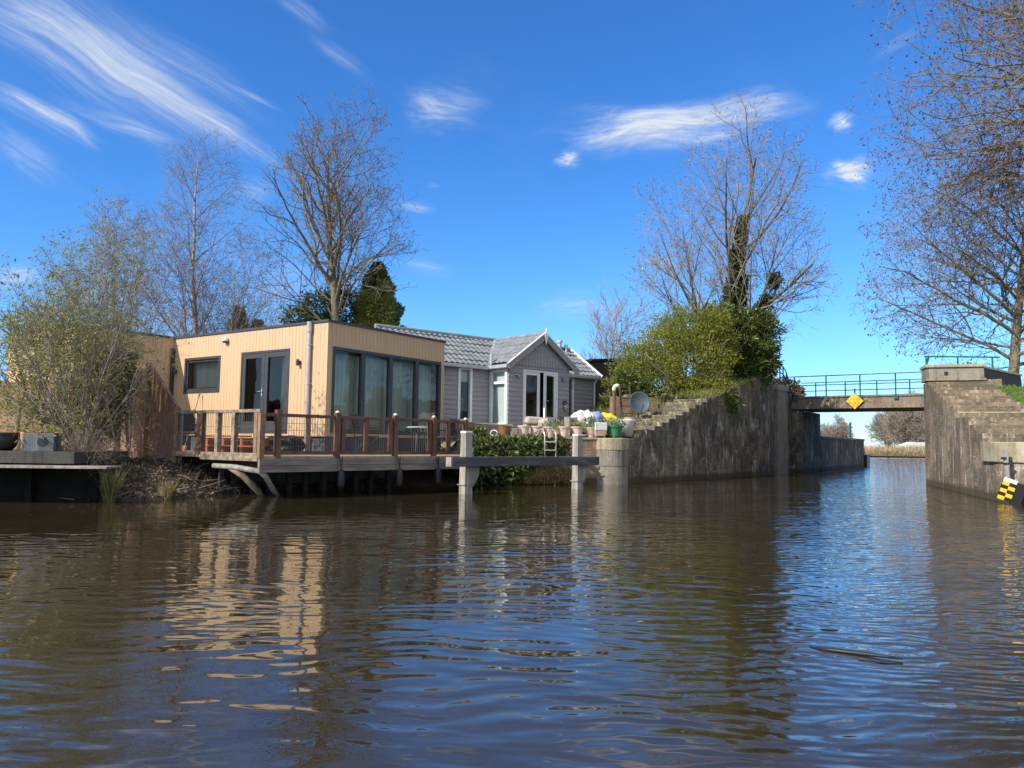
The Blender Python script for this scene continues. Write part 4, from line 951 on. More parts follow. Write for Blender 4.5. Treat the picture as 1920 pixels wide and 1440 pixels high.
# gauge board and its post on the right pier
PG = empty('mooring_pole', (10.87, 16.92, 0), 0, 'grey timber pole with an iron clamp on the right pier above the checkered board', 'pole')
b = MB(); b.bar((.02, 0, .2), (-.02, 0, 1.17), .075, .075); b.build('pole', M['bollard'], PG, bevel=.01)
b = MB(); b.box(-.07, .09, -.05, .05, .84, .88); b.box(-.09, -.03, -.05, .05, .95, 1.0); b.build('clamp', M['dark_metal'], PG)
GB = empty('checkered_board', (10.79, 16.82, .30), math.radians(-14), 'yellow and black checkered board tilted against the right pier at the waterline', 'marker board')
GBt = Matrix.Rotation(math.radians(-14), 4, 'Z') @ Matrix.Rotation(math.radians(20), 4, 'Y')
GB.matrix_basis = Matrix.Translation((10.80, 16.82, .29)) @ GBt @ Matrix.Diagonal((.82, .82, .74, 1))
b = MB(); b.box(-.165, .165, .0, .05, -.32, .34); b.build('backing', M['black'], GB, bevel=.004)
b = MB(); b.box(.17, .42, .02, .07, -.42, .30); b.build('side_board', M['black'], GB)
b = MB(); b.box(-.165, .165, -.006, 0, .345 - .12, .34); b.build('white_strip', M['sack_white'], GB)
cy, ck = MB(), MB()
for i in range(2):
    for j in range(5):
        x0 = -.165 + i * .165; z0 = -.32 + j * .109; (cy if (i + j) % 2 == 0 else ck).box(x0, x0 + .165, -.006, -.001, z0, z0 + .109)
cy.build('yellow_check', M['yellow'], GB); ck.build('black_check', M['black'], GB)

# ------------------------------------------------------------------ jetty at the far left
JE = empty('jetty', (-8.0, 13.7, 0), 0, 'low concrete jetty slab with a pale plank edge at the far left', 'jetty')
b = MB(); b.box(-9, .25, 0, 1.9, .69, .905); b.build('slab', M['slab'], JE, bevel=.01)
b = MB(); b.hexa([(-9, -.45, .60), (1.05, -.42, .625), (1.05, .1, .625), (-9, .1, .60), (-9, -.45, .655), (1.05, -.42, .665), (1.05, .1, .665), (-9, .1, .655)]); b.build('plank', M['wood_grey'], JE, bevel=.005)
for x in (-7.5, -5, -2.6, -.6):
    b = MB(); b.box(x - .05, x + .05, .1, .2, -.8, .6); b.build('pile', M['void'], JE)  # piles blackened to sink into the painted shade below the slab
b = MB(); b.box(-9, .55, .25, .33, -.8, .60); b.build('shade_board', M['void'], JE)  # black sheet added to stand for the deep shade under the jetty
PB = empty('planter_box', (-8.52, 14.0, .905), math.radians(17), 'square grey concrete planter with a round dark stain on the jetty', 'planter')
b = MB()
for x0, x1, y0, y1 in ((-.25, .25, -.25, -.20), (-.25, .25, .20, .25), (-.25, -.20, -.20, .20), (.20, .25, -.20, .20)): b.box(x0, x1, y0, y1, 0, .32)
b.build('box', M['conc_grey'], PB, bevel=.008)
b = MB(); b.box(-.2, .2, -.2, .2, .02, .29); b.build('soil', M['soil'], PB)
b = MB(); b.lathe([(.001, 0), (.09, 0)], 20); o = b.build('stain', M['dark_metal'], PB); o.rotation_euler = (math.pi / 2, 0, 0); o.location = (.07, -.253, .17)
leaves_obj('dry_plant', M['straw'], np.random.RandomState(1).normal(size=(260, 3)) * (.13, .13, .05) + (-.05, 0, .33), .07, .4, 1, PB)
leaves_obj('green_plant', M['leaf_spring'], np.random.RandomState(2).normal(size=(90, 3)) * (.06, .08, .05) + (.19, .05, .34), .06, .5, 2, PB)
BP = empty('flower_pot', (-9.22, 14.0, .905), 0, 'big black glazed pot at the left edge on the jetty', 'flower pot')
b = MB(); b.lathe([(.001, 0), (.13, 0), (.20, .08), (.225, .22), (.215, .30), (.235, .33), (.20, .33), (.001, .27)], 24); b.build('pot', M['black'], BP, smooth=True)
TI = empty('tall_vase', (-8.88, 14.02, .905), 0, 'slim ochre vase between the black pot and the grey planter', 'vase')
b = MB(); b.lathe([(.001, 0), (.055, 0), (.045, .08), (.05, .30), (.06, .34), (.045, .34), (.001, .30)], 16); b.build('body', M['tan_wood'], TI, smooth=True)

# ------------------------------------------------------------------ things on the terrace
def bucket_pot(name, label, x, y, z, r, h, mat, plant=None, group=None, rim=True, seed=0, cat='flower pot'):
    t = empty(name, (x, y, z), 0, label, cat, group)
    b = MB(); b.lathe([(.001, 0), (r * .70, 0), (r * .72, .01), (r * .94, h * .84), (r * .94, h * .86)] + ([(r * 1.06, h * .87), (r * 1.08, h)] if rim else [(r, h)]) + [(r * .93, h), (r * .90, h * .85)], 26)
    b.build('pot', M[mat], t, smooth=False)
    b = MB(); b.lathe([(.001, h * .86), (r * .90, h * .86)], 20); b.build('soil', M['soil'], t)
    if plant:
        m_, n_, hh, sz = plant; rs = np.random.RandomState(seed); d = np.abs(rs.normal(size=(n_, 3)))
        pts = np.stack([rs.normal(size=n_) * r * .62, rs.normal(size=n_) * r * .62, h * .9 + rs.rand(n_) ** 1.2 * hh], 1)
        leaves_obj('plant', M[m_], pts, sz, .4, seed, t, -.5)['kind'] = 'stuff'
    return t
PLANT = {1: ('sage', 90, .20, .10), 4: ('leaf_spring', 160, .14, .09), 5: ('sage', 260, .30, .10)}
plabs = ['empty terracotta tub, leftmost of the six rimmed tubs on the quay', 'empty terracotta tub standing under the beige cushions, second of the six from the left', 'terracotta tub with a small sage plant standing behind the steel ladder',
         'terracotta tub without a plant just right of the steel ladder', 'terracotta tub of low bright green plants directly behind the silvered bollard', 'terracotta tub of tall pale sage leaves, rightmost of the six']
for k, px in enumerate((983, 1006.5, 1031, 1058, 1083, 1108)):
    q = onz(px, 819.0, 1.36); Yv = 22.4 + k * .14; X = (px - 960) / 1440 * Yv
    bucket_pot('flower_pot', plabs[k], X, Yv, 1.36, .172 + .012 * math.sin(k * 2.1), .315 + .01 * math.cos(k * 1.7), 'terracotta', {2: PLANT[1], 4: PLANT[4], 5: PLANT[5]}.get(k), 'terracotta tubs along the quay edge', seed=k)
bucket_pot('flower_pot', 'round glossy red brown pot at the left end of the row above the ivy', -.21, 22.25, 1.36, .19, .29, 'brownpot', None, None, False)
TR = empty('stone_trough', (.13, 22.35, 1.36), math.radians(15), 'weathered rectangular stone trough between the brown pot and the tubs', 'trough')
b = MB()
for x0, x1, y0, y1 in ((-.20, .20, -.13, -.10), (-.20, .20, .10, .13), (-.20, -.17, -.10, .10), (.17, .20, -.10, .10)): b.box(x0, x1, y0, y1, 0, .24)
b.box(-.17, .17, -.10, .10, 0, .19); b.build('trough', M['stone'], TR, bevel=.012)
HO = empty('garden_hose', (-.50, 22.15, 1.36), 0, 'white coiled garden hose beside the brown pot', 'hose')
b = MB(); b.tube([(.10 * math.cos(a * .35), .05 * math.sin(a * .9) , .09 + .08 * math.sin(a * .35)) for a in range(5, 34)], .016, 8); b.build('coil', M['sack_white'], HO, smooth=True)

GT = bucket_pot('tub', 'green plastic tub with pale plants on three feet on the round pier', 3.12, 23.35, 1.40, .27, .33, 'greenpot', ('sage', 320, .26, .09), None, True, 11, 'tub')
for a in (0.3, 2.4, 4.5):
    b = MB(); b.tube([(.15 * math.cos(a), .15 * math.sin(a), -.05), (.15 * math.cos(a), .15 * math.sin(a), .03)], .035, 8); b.build('foot', M['brownpot'], GT)
WP = empty('planter_box', (2.62, 23.15, 1.36), math.radians(20), 'white topped brown footed square planter left of the green tub', 'planter')
b = MB(); b.hexa([(-.15, -.15, .05), (.15, -.15, .05), (.15, .15, .05), (-.15, .15, .05), (-.19, -.19, .22), (.19, -.19, .22), (.19, .19, .22), (-.19, .19, .22)]); b.build('base', M['terracotta'], WP, bevel=.01)
b = MB(); b.box(-.20, .20, -.20, .20, .22, .46); b.build('box', M['sack_white'], WP, bevel=.02)
for x in (-.14, .14):
    b = MB(); b.box(x - .03, x + .03, -.15, .15, 0, .055); b.build('foot', M['brownpot'], WP)
WB = empty('bucket', (3.58, 23.85, 1.42), 0, 'white plastic bucket behind the green tub', 'bucket')
b = MB(); b.lathe([(.001, 0), (.18, 0), (.235, .48), (.25, .50), (.235, .52), (.21, .50), (.16, .04), (.001, .03)], 24); b.build('pail', M['sack_white'], WB, smooth=True)

def sack(name, label, cat, c, size, mat, seed, group=None, rz=0, lump=.18):
    rs = random.Random(seed); b = MB(); nu, nv = (24, 16) if mat == 'cushion' else (34, 24)
    ph = [rs.random() * 6 for _ in range(6)]
    for j in range(nv + 1):
        v = math.pi * j / nv
        for i in range(nu):
            u = 2 * math.pi * i / nu; x, y, z = math.sin(v) * math.cos(u), math.sin(v) * math.sin(u), math.cos(v)
            e = .5 if mat == 'cushion' else .62; x, y, z = (math.copysign(abs(q) ** e, q) for q in (x, y, z))
            k = 1 + (lump * .45 if mat == 'cushion' else lump) * (math.sin(3 * x + ph[0]) * math.cos(2.5 * y + ph[1]) + .6 * math.sin(5 * z + ph[2] + 2 * x) + .4 * math.sin(8 * u + ph[3]) * math.sin(v))
            if mat != 'cushion': k += .13 * abs(math.sin(4.1 * x + 3.3 * z + ph[4])) + .10 * abs(math.sin(5.7 * y - 4.9 * z + ph[5])) + .08 * abs(math.sin(9 * z + 6 * x + ph[0])) - .15 + rs.gauss(0, .012)
            b.v.append((x * size[0] * k, y * size[1] * k, max(-size[2] * .95, z * size[2] * k) + size[2] * .95))
    for j in range(nv):
        for i in range(nu): a = j * nu + i; c2 = j * nu + (i + 1) % nu; b.f.append((a, a + nu, c2 + nu, c2))
    o = b.build(name, M[mat], None, smooth=True, uv=False); o.location = c; o.rotation_euler.z = rz
    return tag(o, label, cat, group)
def gz(x, y): return ground_left(x, y)
for (nm, lab, cat, px, Y, size, mat, sd, rz, dz) in (
    ('cushion', 'beige quilted cushion lying on top of the pile before the white doors', 'cushion', 1003, 23.2, (.33, .22, .12), 'cushion', 1, .3, .34),
    ('cushion', 'beige cushion leaning on the right side of the cushion pile', 'cushion', 1020, 23.15, (.21, .16, .24), 'cushion', 2, -.2, .08),
    ('cushion', 'brown shadowed cushion at the bottom of the cushion pile', 'cushion', 999, 23.25, (.34, .22, .17), 'cushion', 3, .1, .02),
    ('sack', 'white crumpled sack, left one of the white pair on the terrace', 'sack', 1083, 23.9, (.24, .2, .31), 'sack_white', 4, .2, 0),
    ('sack', 'white crumpled sack between the left sack and the blue striped sack', 'sack', 1101, 24.0, (.26, .2, .34), 'sack_white', 5, -.3, 0),
    ('sack', 'blue and white printed sack beside the yellow one', 'sack', 1118, 24.0, (.22, .2, .31), 'sack_blue', 6, .1, 0),
    ('sack', 'bright yellow crumpled sack behind the white planter', 'sack', 1141, 24.3, (.38, .22, .33), 'sack_yellow', 7, .2, 0),
    ('sack', 'dark green and grey sack lying behind the blue one by the shed', 'sack', 1122, 25.6, (.4, .2, .2), 'plinth', 8, .5, .1)):
    X = (px - 960) / 1440 * Y; sack(nm, lab, cat, (X, Y, gz(X, Y) + dz - .01), size, mat, sd, None, rz)
WT = empty('wooden_crate', ((1071 - 960) / 1440 * 23.6, 23.6, gz(1.8, 23.6)), .5, 'grey wooden crate between the door and the white sacks', 'crate')
b = MB()
for k in range(4): b.box(-.13, .13, -.13, .13, .03 + k * .13, .13 + k * .13)
b.build('slats', M['wood_grey'], WT, bevel=.006)
for x in (-.12, .12):
    b = MB(); b.box(x - .02, x + .02, -.15, .15, 0, .56); b.build('corner_post', M['wood_grey'], WT)

LA = empty('steel_ladder', (1.10, 21.58, 0), math.atan2(1.25, 3.5), 'pale steel swimming ladder hooked over the ivy covered quay', 'ladder')
for x in (-.17, .17):
    b = MB(); b.tube([(x, .85, 1.38), (x, .60, 1.52), (x, .28, 1.57), (x, .10, 1.54), (x, .02, 1.42), (x, 0, .62)], .019, 10); b.build('stile', M['steel'], LA, smooth=True)
for z in (.74, .97, 1.20):
    b = MB(); b.box(-.17, .17, -.035, .035, z, z + .03); b.build('step', M['steel'], LA, bevel=.005)
tx, ty = (1152 - 960) / 1440 * 26.2, 26.2
VP = empty('vent_pipe', (tx, ty, gz(tx, ty) - .1), 0, 'brown standing pipe with a white bent cowl beside the dish', 'pipe')
b = MB(); b.tube([(0, 0, 0), (0, 0, 1.22)], .055, 14); b.build('pipe', M['rust'], VP)
b = MB(); b.tube([(0, 0, 1.20), (0, 0, 1.30), (.03, 0, 1.37), (.10, 0, 1.40), (.17, 0, 1.37)], .068, 14); b.build('cowl', M['sack_white'], VP, smooth=True)
tx, ty = (1199 - 960) / 1440 * 26.0, 26.0
DS = empty('satellite_dish', (tx, ty, gz(tx, ty) - .05), math.radians(10), 'blue grey round satellite dish on a short mast on the mossy slope', 'satellite dish')
b = MB(); b.tube([(0, .10, 0), (0, .10, .75)], .03, 10); b.box(-.09, .09, .02, .18, 0, .10); b.build('mast', M['dark_metal'], DS)
b = MB(); R_ = .375
for j in range(9):
    r = R_ * j / 8
    for i in range(32): a = 2 * math.pi * i / 32; b.v.append((r * math.cos(a), .34 * r * r / R_ , r * 1.04 * math.sin(a)))
    if j:
        for i in range(32): p_ = (j - 1) * 32 + i; q_ = (j - 1) * 32 + (i + 1) % 32; b.f.append((p_, q_, q_ + 32, p_ + 32))
b.v = [(x, -y + .09, z) for x, y, z in b.v]
o = b.build('reflector', M['dish'], DS, smooth=True, uv=False); o.location = (0, -.05, .66); o.rotation_euler = (math.radians(-12), 0, 0); so = o.modifiers.new('thick', 'SOLIDIFY'); so.thickness = .018
b = MB(); b.tube([(0, .02, .34), (0, -.25, .36), (0, -.42, .52)], .014, 8); b.tube([(0, -.42, .50), (0, -.40, .58)], .03, 10); b.build('feed_arm', M['dark_metal'], DS)
tx, ty = (1181 - 960) / 1440 * 25.4, 25.4
bucket_pot('flower_pot', 'upturned orange clay pot on the mossy slope below the dish', tx, ty, gz(tx, ty), .19, .30, 'terracotta', None, None, False)
OW = empty('garden_wall', (3.55, 26.9, 1.5), math.radians(16), 'pale mossy brick wall remnant behind the dish and pipe', 'wall')
b = MB(); b.prism([(0, -.2), (1.75, -.2), (1.75, 1.30), (1.2, 1.42), (.55, 1.44), (.5, 1.36), (0, 1.36)], FR((0, 0, 0), (1, 0, 0), (0, -1, 0)), -.3, 0); b.build('brickwork', M['brick_q'], OW, bevel=.01)
tx, ty = (1172 - 960) / 1440 * 26.6, 26.6
WL_ = empty('wooden_ladder', (tx, ty, gz(tx, ty) - .03), math.radians(10), 'short dark wooden ladder leaning on the mossy wall left of the dish', 'ladder')
for x in (-.18, .18):
    b = MB(); b.bar((x, -.32, 0), (x, .05, 1.2), .04, .07); b.build('stile', M['pile'], WL_)
for k in range(4):
    b = MB(); f = .2 + .22 * k; b.tube([(-.18, -.32 + .37 * f, 1.2 * f), (.18, -.32 + .37 * f, 1.2 * f)], .018, 8); b.build('rung', M['pile'], WL_)

# ------------------------------------------------------------------ things on the deck
def dpt(x, y, z=DECK_Z): return HOUSE.matrix_basis @ Vector((x, y, z))
PS = empty('pallet_step', dpt(-.62, 2.35), HA, 'red stained slatted wooden step below the anthracite double door', 'step')
for z in (.14, .36):
    b = MB()
    for k in range(4): b.box(-.42 + k * .22, -.24 + k * .22, -1.15, 1.15, z, z + .035)
    b.build('slats', M['red_wood' if z < .3 else 'tan_wood'], PS, bevel=.004)
for y in (-1.05, -.4, .35, 1.05):
    b = MB(); b.box(-.40, .40, y - .05, y + .05, 0, .36); b.build('bearer', M['red_wood'], PS)
sack('sheepskin', 'cream fluffy sheepskin bundle on the red wooden step', 'sheepskin', dpt(-.70, 1.62, DECK_Z + .175), (.16, .26, .12), 'sack_white', 21, None, HA, .25)
BB = sack('covered_barbecue', 'low barbecue under a black cover beside the zinc downpipe', 'barbecue', dpt(-.75, .55), (.27, .42, .22), 'black', 22, None, HA, .12)
def folding_chair(loc, rz, label, fm, sm):
    t = empty('garden_chair', loc, rz, label, 'chair')
    b = MB(); b.box(-.23, .23, -.22, .22, .43, .455); b.build('seat', M[sm], t, bevel=.006)
    b = MB(); b.hexa([(-.22, .20, .50), (.22, .20, .50), (.22, .225, .50), (-.22, .225, .50), (-.22, .33, .98), (.22, .33, .98), (.22, .355, .98), (-.22, .355, .98)]); b.build('backrest', M[sm], t, bevel=.006)
    for x in (-.245, .245):
        b = MB(); b.tube([(x, -.25, 0), (x, .22, .45), (x, .36, 1.0)], .014, 8); b.build('leg', M[fm], t)
        b = MB(); b.tube([(x, .28, 0), (x, -.22, .45)], .014, 8); b.build('leg', M[fm], t)
        b = MB(); b.bar((x, -.24, .66), (x, .25, .66), .045, .025); b.build('armrest', M[fm], t)
    return t
folding_chair(dpt(-2.7, 1.66), HA + 2.2, 'grey folding chair with a pale blanket in the left corner of the deck', 'dark_metal', 'plinth')
sack('blanket', 'white crumpled blanket draped on the folding chair in the left deck corner', 'blanket', dpt(-2.72, 1.66, DECK_Z + .46), (.17, .15, .20), 'sack_white', 23, None, 0, .22)
folding_chair(dpt(.65, -.8), HA + 1.2, 'black folding chair with thin legs before the second glass bay', 'dark_metal', 'black')
folding_chair(dpt(3.55, -.95), HA - 1.9, 'black armchair at the right end of the deck by the cottage', 'black', 'black')
folding_chair(dpt(5.1, -.55), HA + .5, 'black chair between the wooden house corner and the cottage boards', 'black', 'black')
TB = empty('garden_table', dpt(2.55, -.85), HA, 'white round topped garden table before the glazed wall', 'table')
b = MB(); b.lathe([(.001, .70), (.36, .70), (.37, .715), (.36, .735), (.001, .735)], 28); b.build('top', M['white'], TB)
for a in (.5, 2.07, 3.64, 5.21):
    b = MB(); b.tube([(.28 * math.cos(a), .28 * math.sin(a), 0), (.12 * math.cos(a), .12 * math.sin(a), .70)], .018, 8); b.build('leg', M['dark_metal'], TB)
BRM = empty('broom', dpt(-.12, 5.2), HA, 'thin red topped broom handle leaning on the cladding under the small window', 'broom')
b = MB(); b.tube([(-.35, 0, .12), (.02, 0, 1.55)], .011, 8); b.build('handle', M['wood_grey'], BRM)
b = MB(); b.tube([(.015, 0, 1.52), (.045, 0, 1.65)], .02, 8); b.build('grip', M['red_wood'], BRM)
b = MB(); b.hexa([(-.46, -.14, 0), (-.36, -.14, 0), (-.36, .14, 0), (-.46, .14, 0), (-.39, -.12, .14), (-.34, -.12, .14), (-.34, .12, .14), (-.39, .12, .14)]); b.build('head', M['red_wood'], BRM)
flabs = ['black fender hanging at the fascia under the second capped post', 'black fender hanging at the fascia under the middle of the deck front', 'black fender hanging at the fascia nearest the tall bollard']
for k, t in enumerate((1.66, 3.16, 4.27)):
    f = empty('fender', DECK.matrix_basis @ Vector((t, -.10, .15)), DA, flabs[k], 'fender', 'black fenders along the deck front')
    b = MB(); b.lathe([(.001, 0), (.05, .02), (.075, .08), (.075, .32), (.05, .40), (.02, .43), (.001, .44)], 14); b.build('body', M['black'], f, smooth=True)
    b = MB(); b.tube([(-.035, .03, .68), (0, 0, .43), (.035, .03, .68)], .012, 6); b.build('rope', M['black'], f)

# driftwood under the deck and on the water
def log(name, label, cat, pts, rads, mat, n=9):
    o = Vector(pts[0]); b = MB(); b.tube([Vector(p) - o for p in pts], rads, n); x = b.build(name, M[mat], None, smooth=True); x.location = o; return tag(x, label, cat)
log('fallen_pole', 'pale barked pole bent down into the water at the deck corner', 'pole', [at(400, 873, 15.35), at(440, 876, 15.15), at(488, 884, 15.0), at(497, 892, 15.05), at(514, 921, 16.2), at(520, 930, 16.4)], [.05, .055, .055, .055, .05, .05], 'bollard')
log('fallen_pole', 'thick dull brown log sloping from the bank under the deck corner', 'log', [at(432, 876, 15.9), at(455, 891, 15.8), at(484, 921, 16.0), at(490, 930, 16.2)], [.065, .07, .065, .06], 'old_wood')
log('driftwood', 'long dark branch floating on the open water at the right', 'branch', [onz(1518, 1214, -.002), onz(1560, 1219, .008), onz(1610, 1225, .010), onz(1660, 1231, .012), onz(1693, 1236, .010)], [.006, .010, .011, .009, .003], 'black')

# ------------------------------------------------------------------ greenery
# ivy over the quay
pts, dd = lobes([(-.95, 21.1, .75, .55, .5, .62), (-.2, 21.55, .85, .55, .42, .55), (.4, 21.75, .9, .5, .35, .48), (.85, 21.9, 1.05, .45, .3, .33), (1.45, 22.1, 1.1, .22, .2, .25), (-.4, 21.35, .35, .75, .35, .38), (-1.0, 21.4, 1.25, .35, .4, .35)], 9000, 3, .6)
pts[:, 2] = np.maximum(pts[:, 2], .03)
iv = leaves_obj('ivy', M['leaf_hedge'], pts, .10, .75, 4, None, .3, dd, .8); tag(iv, 'mixed green ivy hanging over the quay behind the mooring timber', 'ivy')
rs = np.random.RandomState(8); n = 2600
u = rs.rand(n); pts = np.stack([.35 + 1.75 * u, 21.85 + .6 * u - .12 * rs.rand(n), .10 + .62 * rs.rand(n) ** .8], 1)
dg = leaves_obj('dry_grass', M['straw'], pts, .16, .10, 5, None, .6); dg['kind'] = 'stuff'
# rough grass over the top of the dark lock wall and on the slope
rs = np.random.RandomState(12)
def wing_pts(n, t0, t1, s0, s1, hf):
    t = t0 + (t1 - t0) * rs.rand(n); s = s0 + (s1 - s0) * rs.rand(n)
    x = WING_L0.x + WL.x * t + WLN.x * s; y = WING_L0.y + WL.y * t + WLN.y * s
    return np.stack([x, y, np.array([hf(a, b_) for a, b_ in zip(x, y)])], 1)
p1 = wing_pts(5200, 5.6, 9.4, -.08, 2.2, lambda a, b_: lerp_pts(LEFT_PROFILE, (Vector((a, b_, 0)) - WING_L0).dot(WL)))
p2 = wing_pts(5000, .3, 7, 1.45, 4.5, ground_left)
p3 = wing_pts(900, .2, 6.4, .15, 1.6, lambda a, b_: lerp_pts(LEFT_PROFILE, (Vector((a, b_, 0)) - WING_L0).dot(WL)) - .0)
rg_ = leaves_obj('rough_grass', M['moss_grass'], np.concatenate([p1, p1 + (.01, -.02, 0), p2]), .24, .09, 13, None, -1.2); rg_['kind'] = 'stuff'
mo = leaves_obj('moss', M['moss_grass'], p3, .07, .5, 14, None, -.4); mo['kind'] = 'stuff'
# lawn blades on the right bank
n = 26000; t = rs.rand(n); x = 12.0 + 9 * rs.rand(n); y = 17.2 + 11 * rs.rand(n)
P3 = []
for a, c in zip(x, y):
    s = (Vector((a, c, 0)) - WING_R0).dot(WRN); t = (Vector((a, c, 0)) - WING_R0).dot(WR)
    if s > 1.72 and inside(land_r, a, c): P3.append((a, c, ground_right(a, c) - .01))
lb = leaves_obj('grass', M['grass'], np.array(P3), .13, .12, 15, None, -1.4); lb['kind'] = 'stuff'
# leaves and scum adrift on the water
b = MB(); rf_ = random.Random(31)
for k in range(230):
    if k < 150:
        q = poly_at(W_PTS, .36 + .5 * rf_.random()); x, y = q.x + rf_.random() * 1.6 - .1, q.y - .15 - abs(rf_.gauss(0, .8))
    else: x, y = rf_.uniform(-5, 7), rf_.uniform(5, 17)
    a = rf_.random() * 6.28; l = .012 + .022 * rf_.random(); w = l * .55
    c, e = math.cos(a), math.sin(a)
    b.quad((x - c * l, y - e * l, .006), (x + e * w, y - c * w, .007), (x + c * l, y + e * l, .008), (x - e * w, y + c * w, .007))
b.build('floating_leaves', M['leaf_dry'], uv=False)['kind'] = 'stuff'
# litter and twigs on the bank
L3 = []; rs2 = random.Random(4)
for k in range(5200):
    a, c = poly_at(W_PTS, .15 + .58 * rs2.random()), None
    i = rs2.random() * .42 + .29; a = poly_at(W_PTS, i); c = poly_at(U_PTS, i); s = rs2.random(); p = a.lerp(c, s); p.z = a.z + (c.z - a.z) * s ** .8 + .03
    if p.z > .02: L3.append(tuple(p))
li = leaves_obj('litter', M['leaf_dry'], np.array(L3), .085, .45, 16); li['kind'] = 'stuff'
b = MB()
for k in range(150):
    i = .32 + .26 * rs2.random(); a = poly_at(W_PTS, i); c = poly_at(U_PTS, i); s = .1 + .8 * rs2.random(); p = a.lerp(c, s); p.z = a.z + (c.z - a.z) * s ** .8 + .04
    d = Vector((rs2.gauss(0, 1), rs2.gauss(0, 1), rs2.gauss(0, .25))).normalized(); l = .15 + .5 * rs2.random()
    b.tube([p, p + d * l * .5 + Vector((0, 0, rs2.gauss(0, .03))), p + d * l], [.009, .007, .003], 4, cap=False)
b.build('twig_litter', M['twig_pale'], uv=False)['kind'] = 'stuff'
b = MB()
for k in range(26):
    i = .36 + .14 * rs2.random(); a = poly_at(W_PTS, i); c = poly_at(U_PTS, i); s = .12 + .25 * rs2.random(); p = a.lerp(c, s); p.z = a.z + (c.z - a.z) * s ** .8 + .01
    r = .02 + .05 * rs2.random(); m0 = len(b.v)
    b.lathe([(.001, r * .55), (r * .7, r * .42), (r, 0), (r * .7, -r * .4)], 7, tuple(p), .7)
    for q in range(m0, len(b.v)): v = b.v[q]; b.v[q] = (v[0] + rs2.gauss(0, r * .12), v[1] + rs2.gauss(0, r * .12), v[2] + rs2.gauss(0, r * .1))
b.build('rubble', M['stone'], uv=False)['kind'] = 'stuff'
# sedge at the waterline
def tussock(name, label, x, y, z, n, h, mat, seed, cat='grass tuft'):
    rs = random.Random(seed); b = MB()
    for k in range(n):
        a = rs.random() * 6.28; r = rs.random() * .12; p = Vector((r * math.cos(a), r * math.sin(a), 0)); d = Vector((math.cos(a) * .5 * rs.random(), math.sin(a) * .5 * rs.random(), 1)).normalized(); l = h * (.5 + .6 * rs.random()); w = Vector((-math.sin(a), math.cos(a), 0)) * .006
        q = p + d * l * .6; e = p + d * l + Vector((d.x, d.y, -.25)) * l * .25; i = len(b.v); b.v += [tuple(v) for v in (p - w, p + w, q + w * .8, q - w * .8, e)]; b.f += [(i, i + 1, i + 2, i + 3), (i + 3, i + 2, i + 4)]
    o = b.build(name, M[mat], None, uv=False); o.location = (x, y, z); return tag(o, label, cat)
q = onz(310, 936, 0); tussock('sedge_tuft', 'straw coloured sedge tuft at the foot of the muddy bank', q.x, q.y, 0, 130, .42, 'straw', 1)
q = onz(205, 941, 0); tussock('sedge_tuft', 'thin grey green rushes at the waterline below the leafy bush', q.x, q.y, 0, 120, .75, 'moss_grass', 2)

# ------------------------------------------------------------------ trees and shrubs
def shaped(zs):                                   # crown outline: radius allowed at each height above the foot
    def env(p, rnd):
        r = math.hypot(p.x, p.y); return r < lerp_pts(zs, p.z) * (.88 + .24 * rnd.random())
    return env
# ash behind the wooden house
P = dict(seg=[.7, .45, .32, .22, .16], wob=[.045, .10, .17, .22, .28], trop=[.02, .06, .07, .09, .07], tip=[.12, .22, .3, .45, .6], kids=[18, 6.4, 4.2, 2.2], start=[.47, .20, .25, .25],
         ang=[70, 44, 46, 48], angtop=[28, 40, 42, 45], ratio=[.56, .46, .46, .42], prof=[lambda t: 1.05 - .66 * t, domed, domed, CONST], sides=[10, 6, 4, 3, 3], max=4, rk=.66, rl=.0185, rmin=.0105, woody=1,
         env=shaped([(4, 1.8), (6, 4.2), (7.5, 4.9), (9, 4.5), (11, 3.4), (13, 2.2), (14.5, 1.1)]))
bare_tree('ash_tree', 'tall bare ash tree with a broad upswept crown behind the wooden house', 'tree', (-7.0, 32.5, 1.0), P, 11, [((-.06, 0, 1), 13.0, .27), ((-.16, .06, 1), 9.8, .17)], M['bark_ash'], M['twig'], None, M['bud'], .085, 1, .5)
# birch
PB_ = dict(seg=[.6, .4, .3, .22, .18], wob=[.025, .07, .12, .14, .14], trop=[.02, .03, .01, -.03, -.06], droop=[0, .02, .05, .10, .14, 0], tip=[.10, .2, .3, .4, .5], kids=[28, 7, 4, 2.3], start=[.16, .18, .2, .2],
           ang=[52, 42, 44, 42], angtop=[34, 40, 40, 40], ratio=[.36, .46, .48, .55], prof=[lambda t: 1.1 - .72 * t, domed, domed, CONST], sides=[9, 5, 4, 3, 3], max=4, rk=.5, rl=.010, rmin=.0062, woody=0,
           env=shaped([(2, 2.4), (5, 2.6), (8, 2.1), (10, 1.6), (12, .9), (13, .6)]))
bare_tree('birch_tree', 'slender pale stemmed bare birch with drooping purplish twigs left of the ash', 'tree', (-12.05, 30, 1.0), PB_, 5, [((-.02, 0, 1), 11.6, .15), ((-.26, .05, 1), 8.6, .075), ((.20, .1, 1), 7.6, .07)], M['birch'], M['twig_purple'])
PB2 = dict(PB_); PB2.update(kids=[15, 6, 3.6, 2.0], env=None, ang=[34, 36, 40, 40], ratio=[.30, .46, .48, .5])
bare_tree('birch_tree', 'thin multi stemmed bare birch leaning left beside the leafy bush', 'tree', (-13.6, 26.5, 1.0), PB2, 8, [((-.22, 0, 1), 7.8, .06), ((-.05, .1, 1), 8.2, .06), ((.10, -.1, 1), 7.2, .055), ((-.38, -.1, 1), 6.4, .05), ((.26, 0, 1), 6.2, .05), ((-.12, .1, 1), 8.3, .05)], M['twig_pale'], M['twig_purple'])
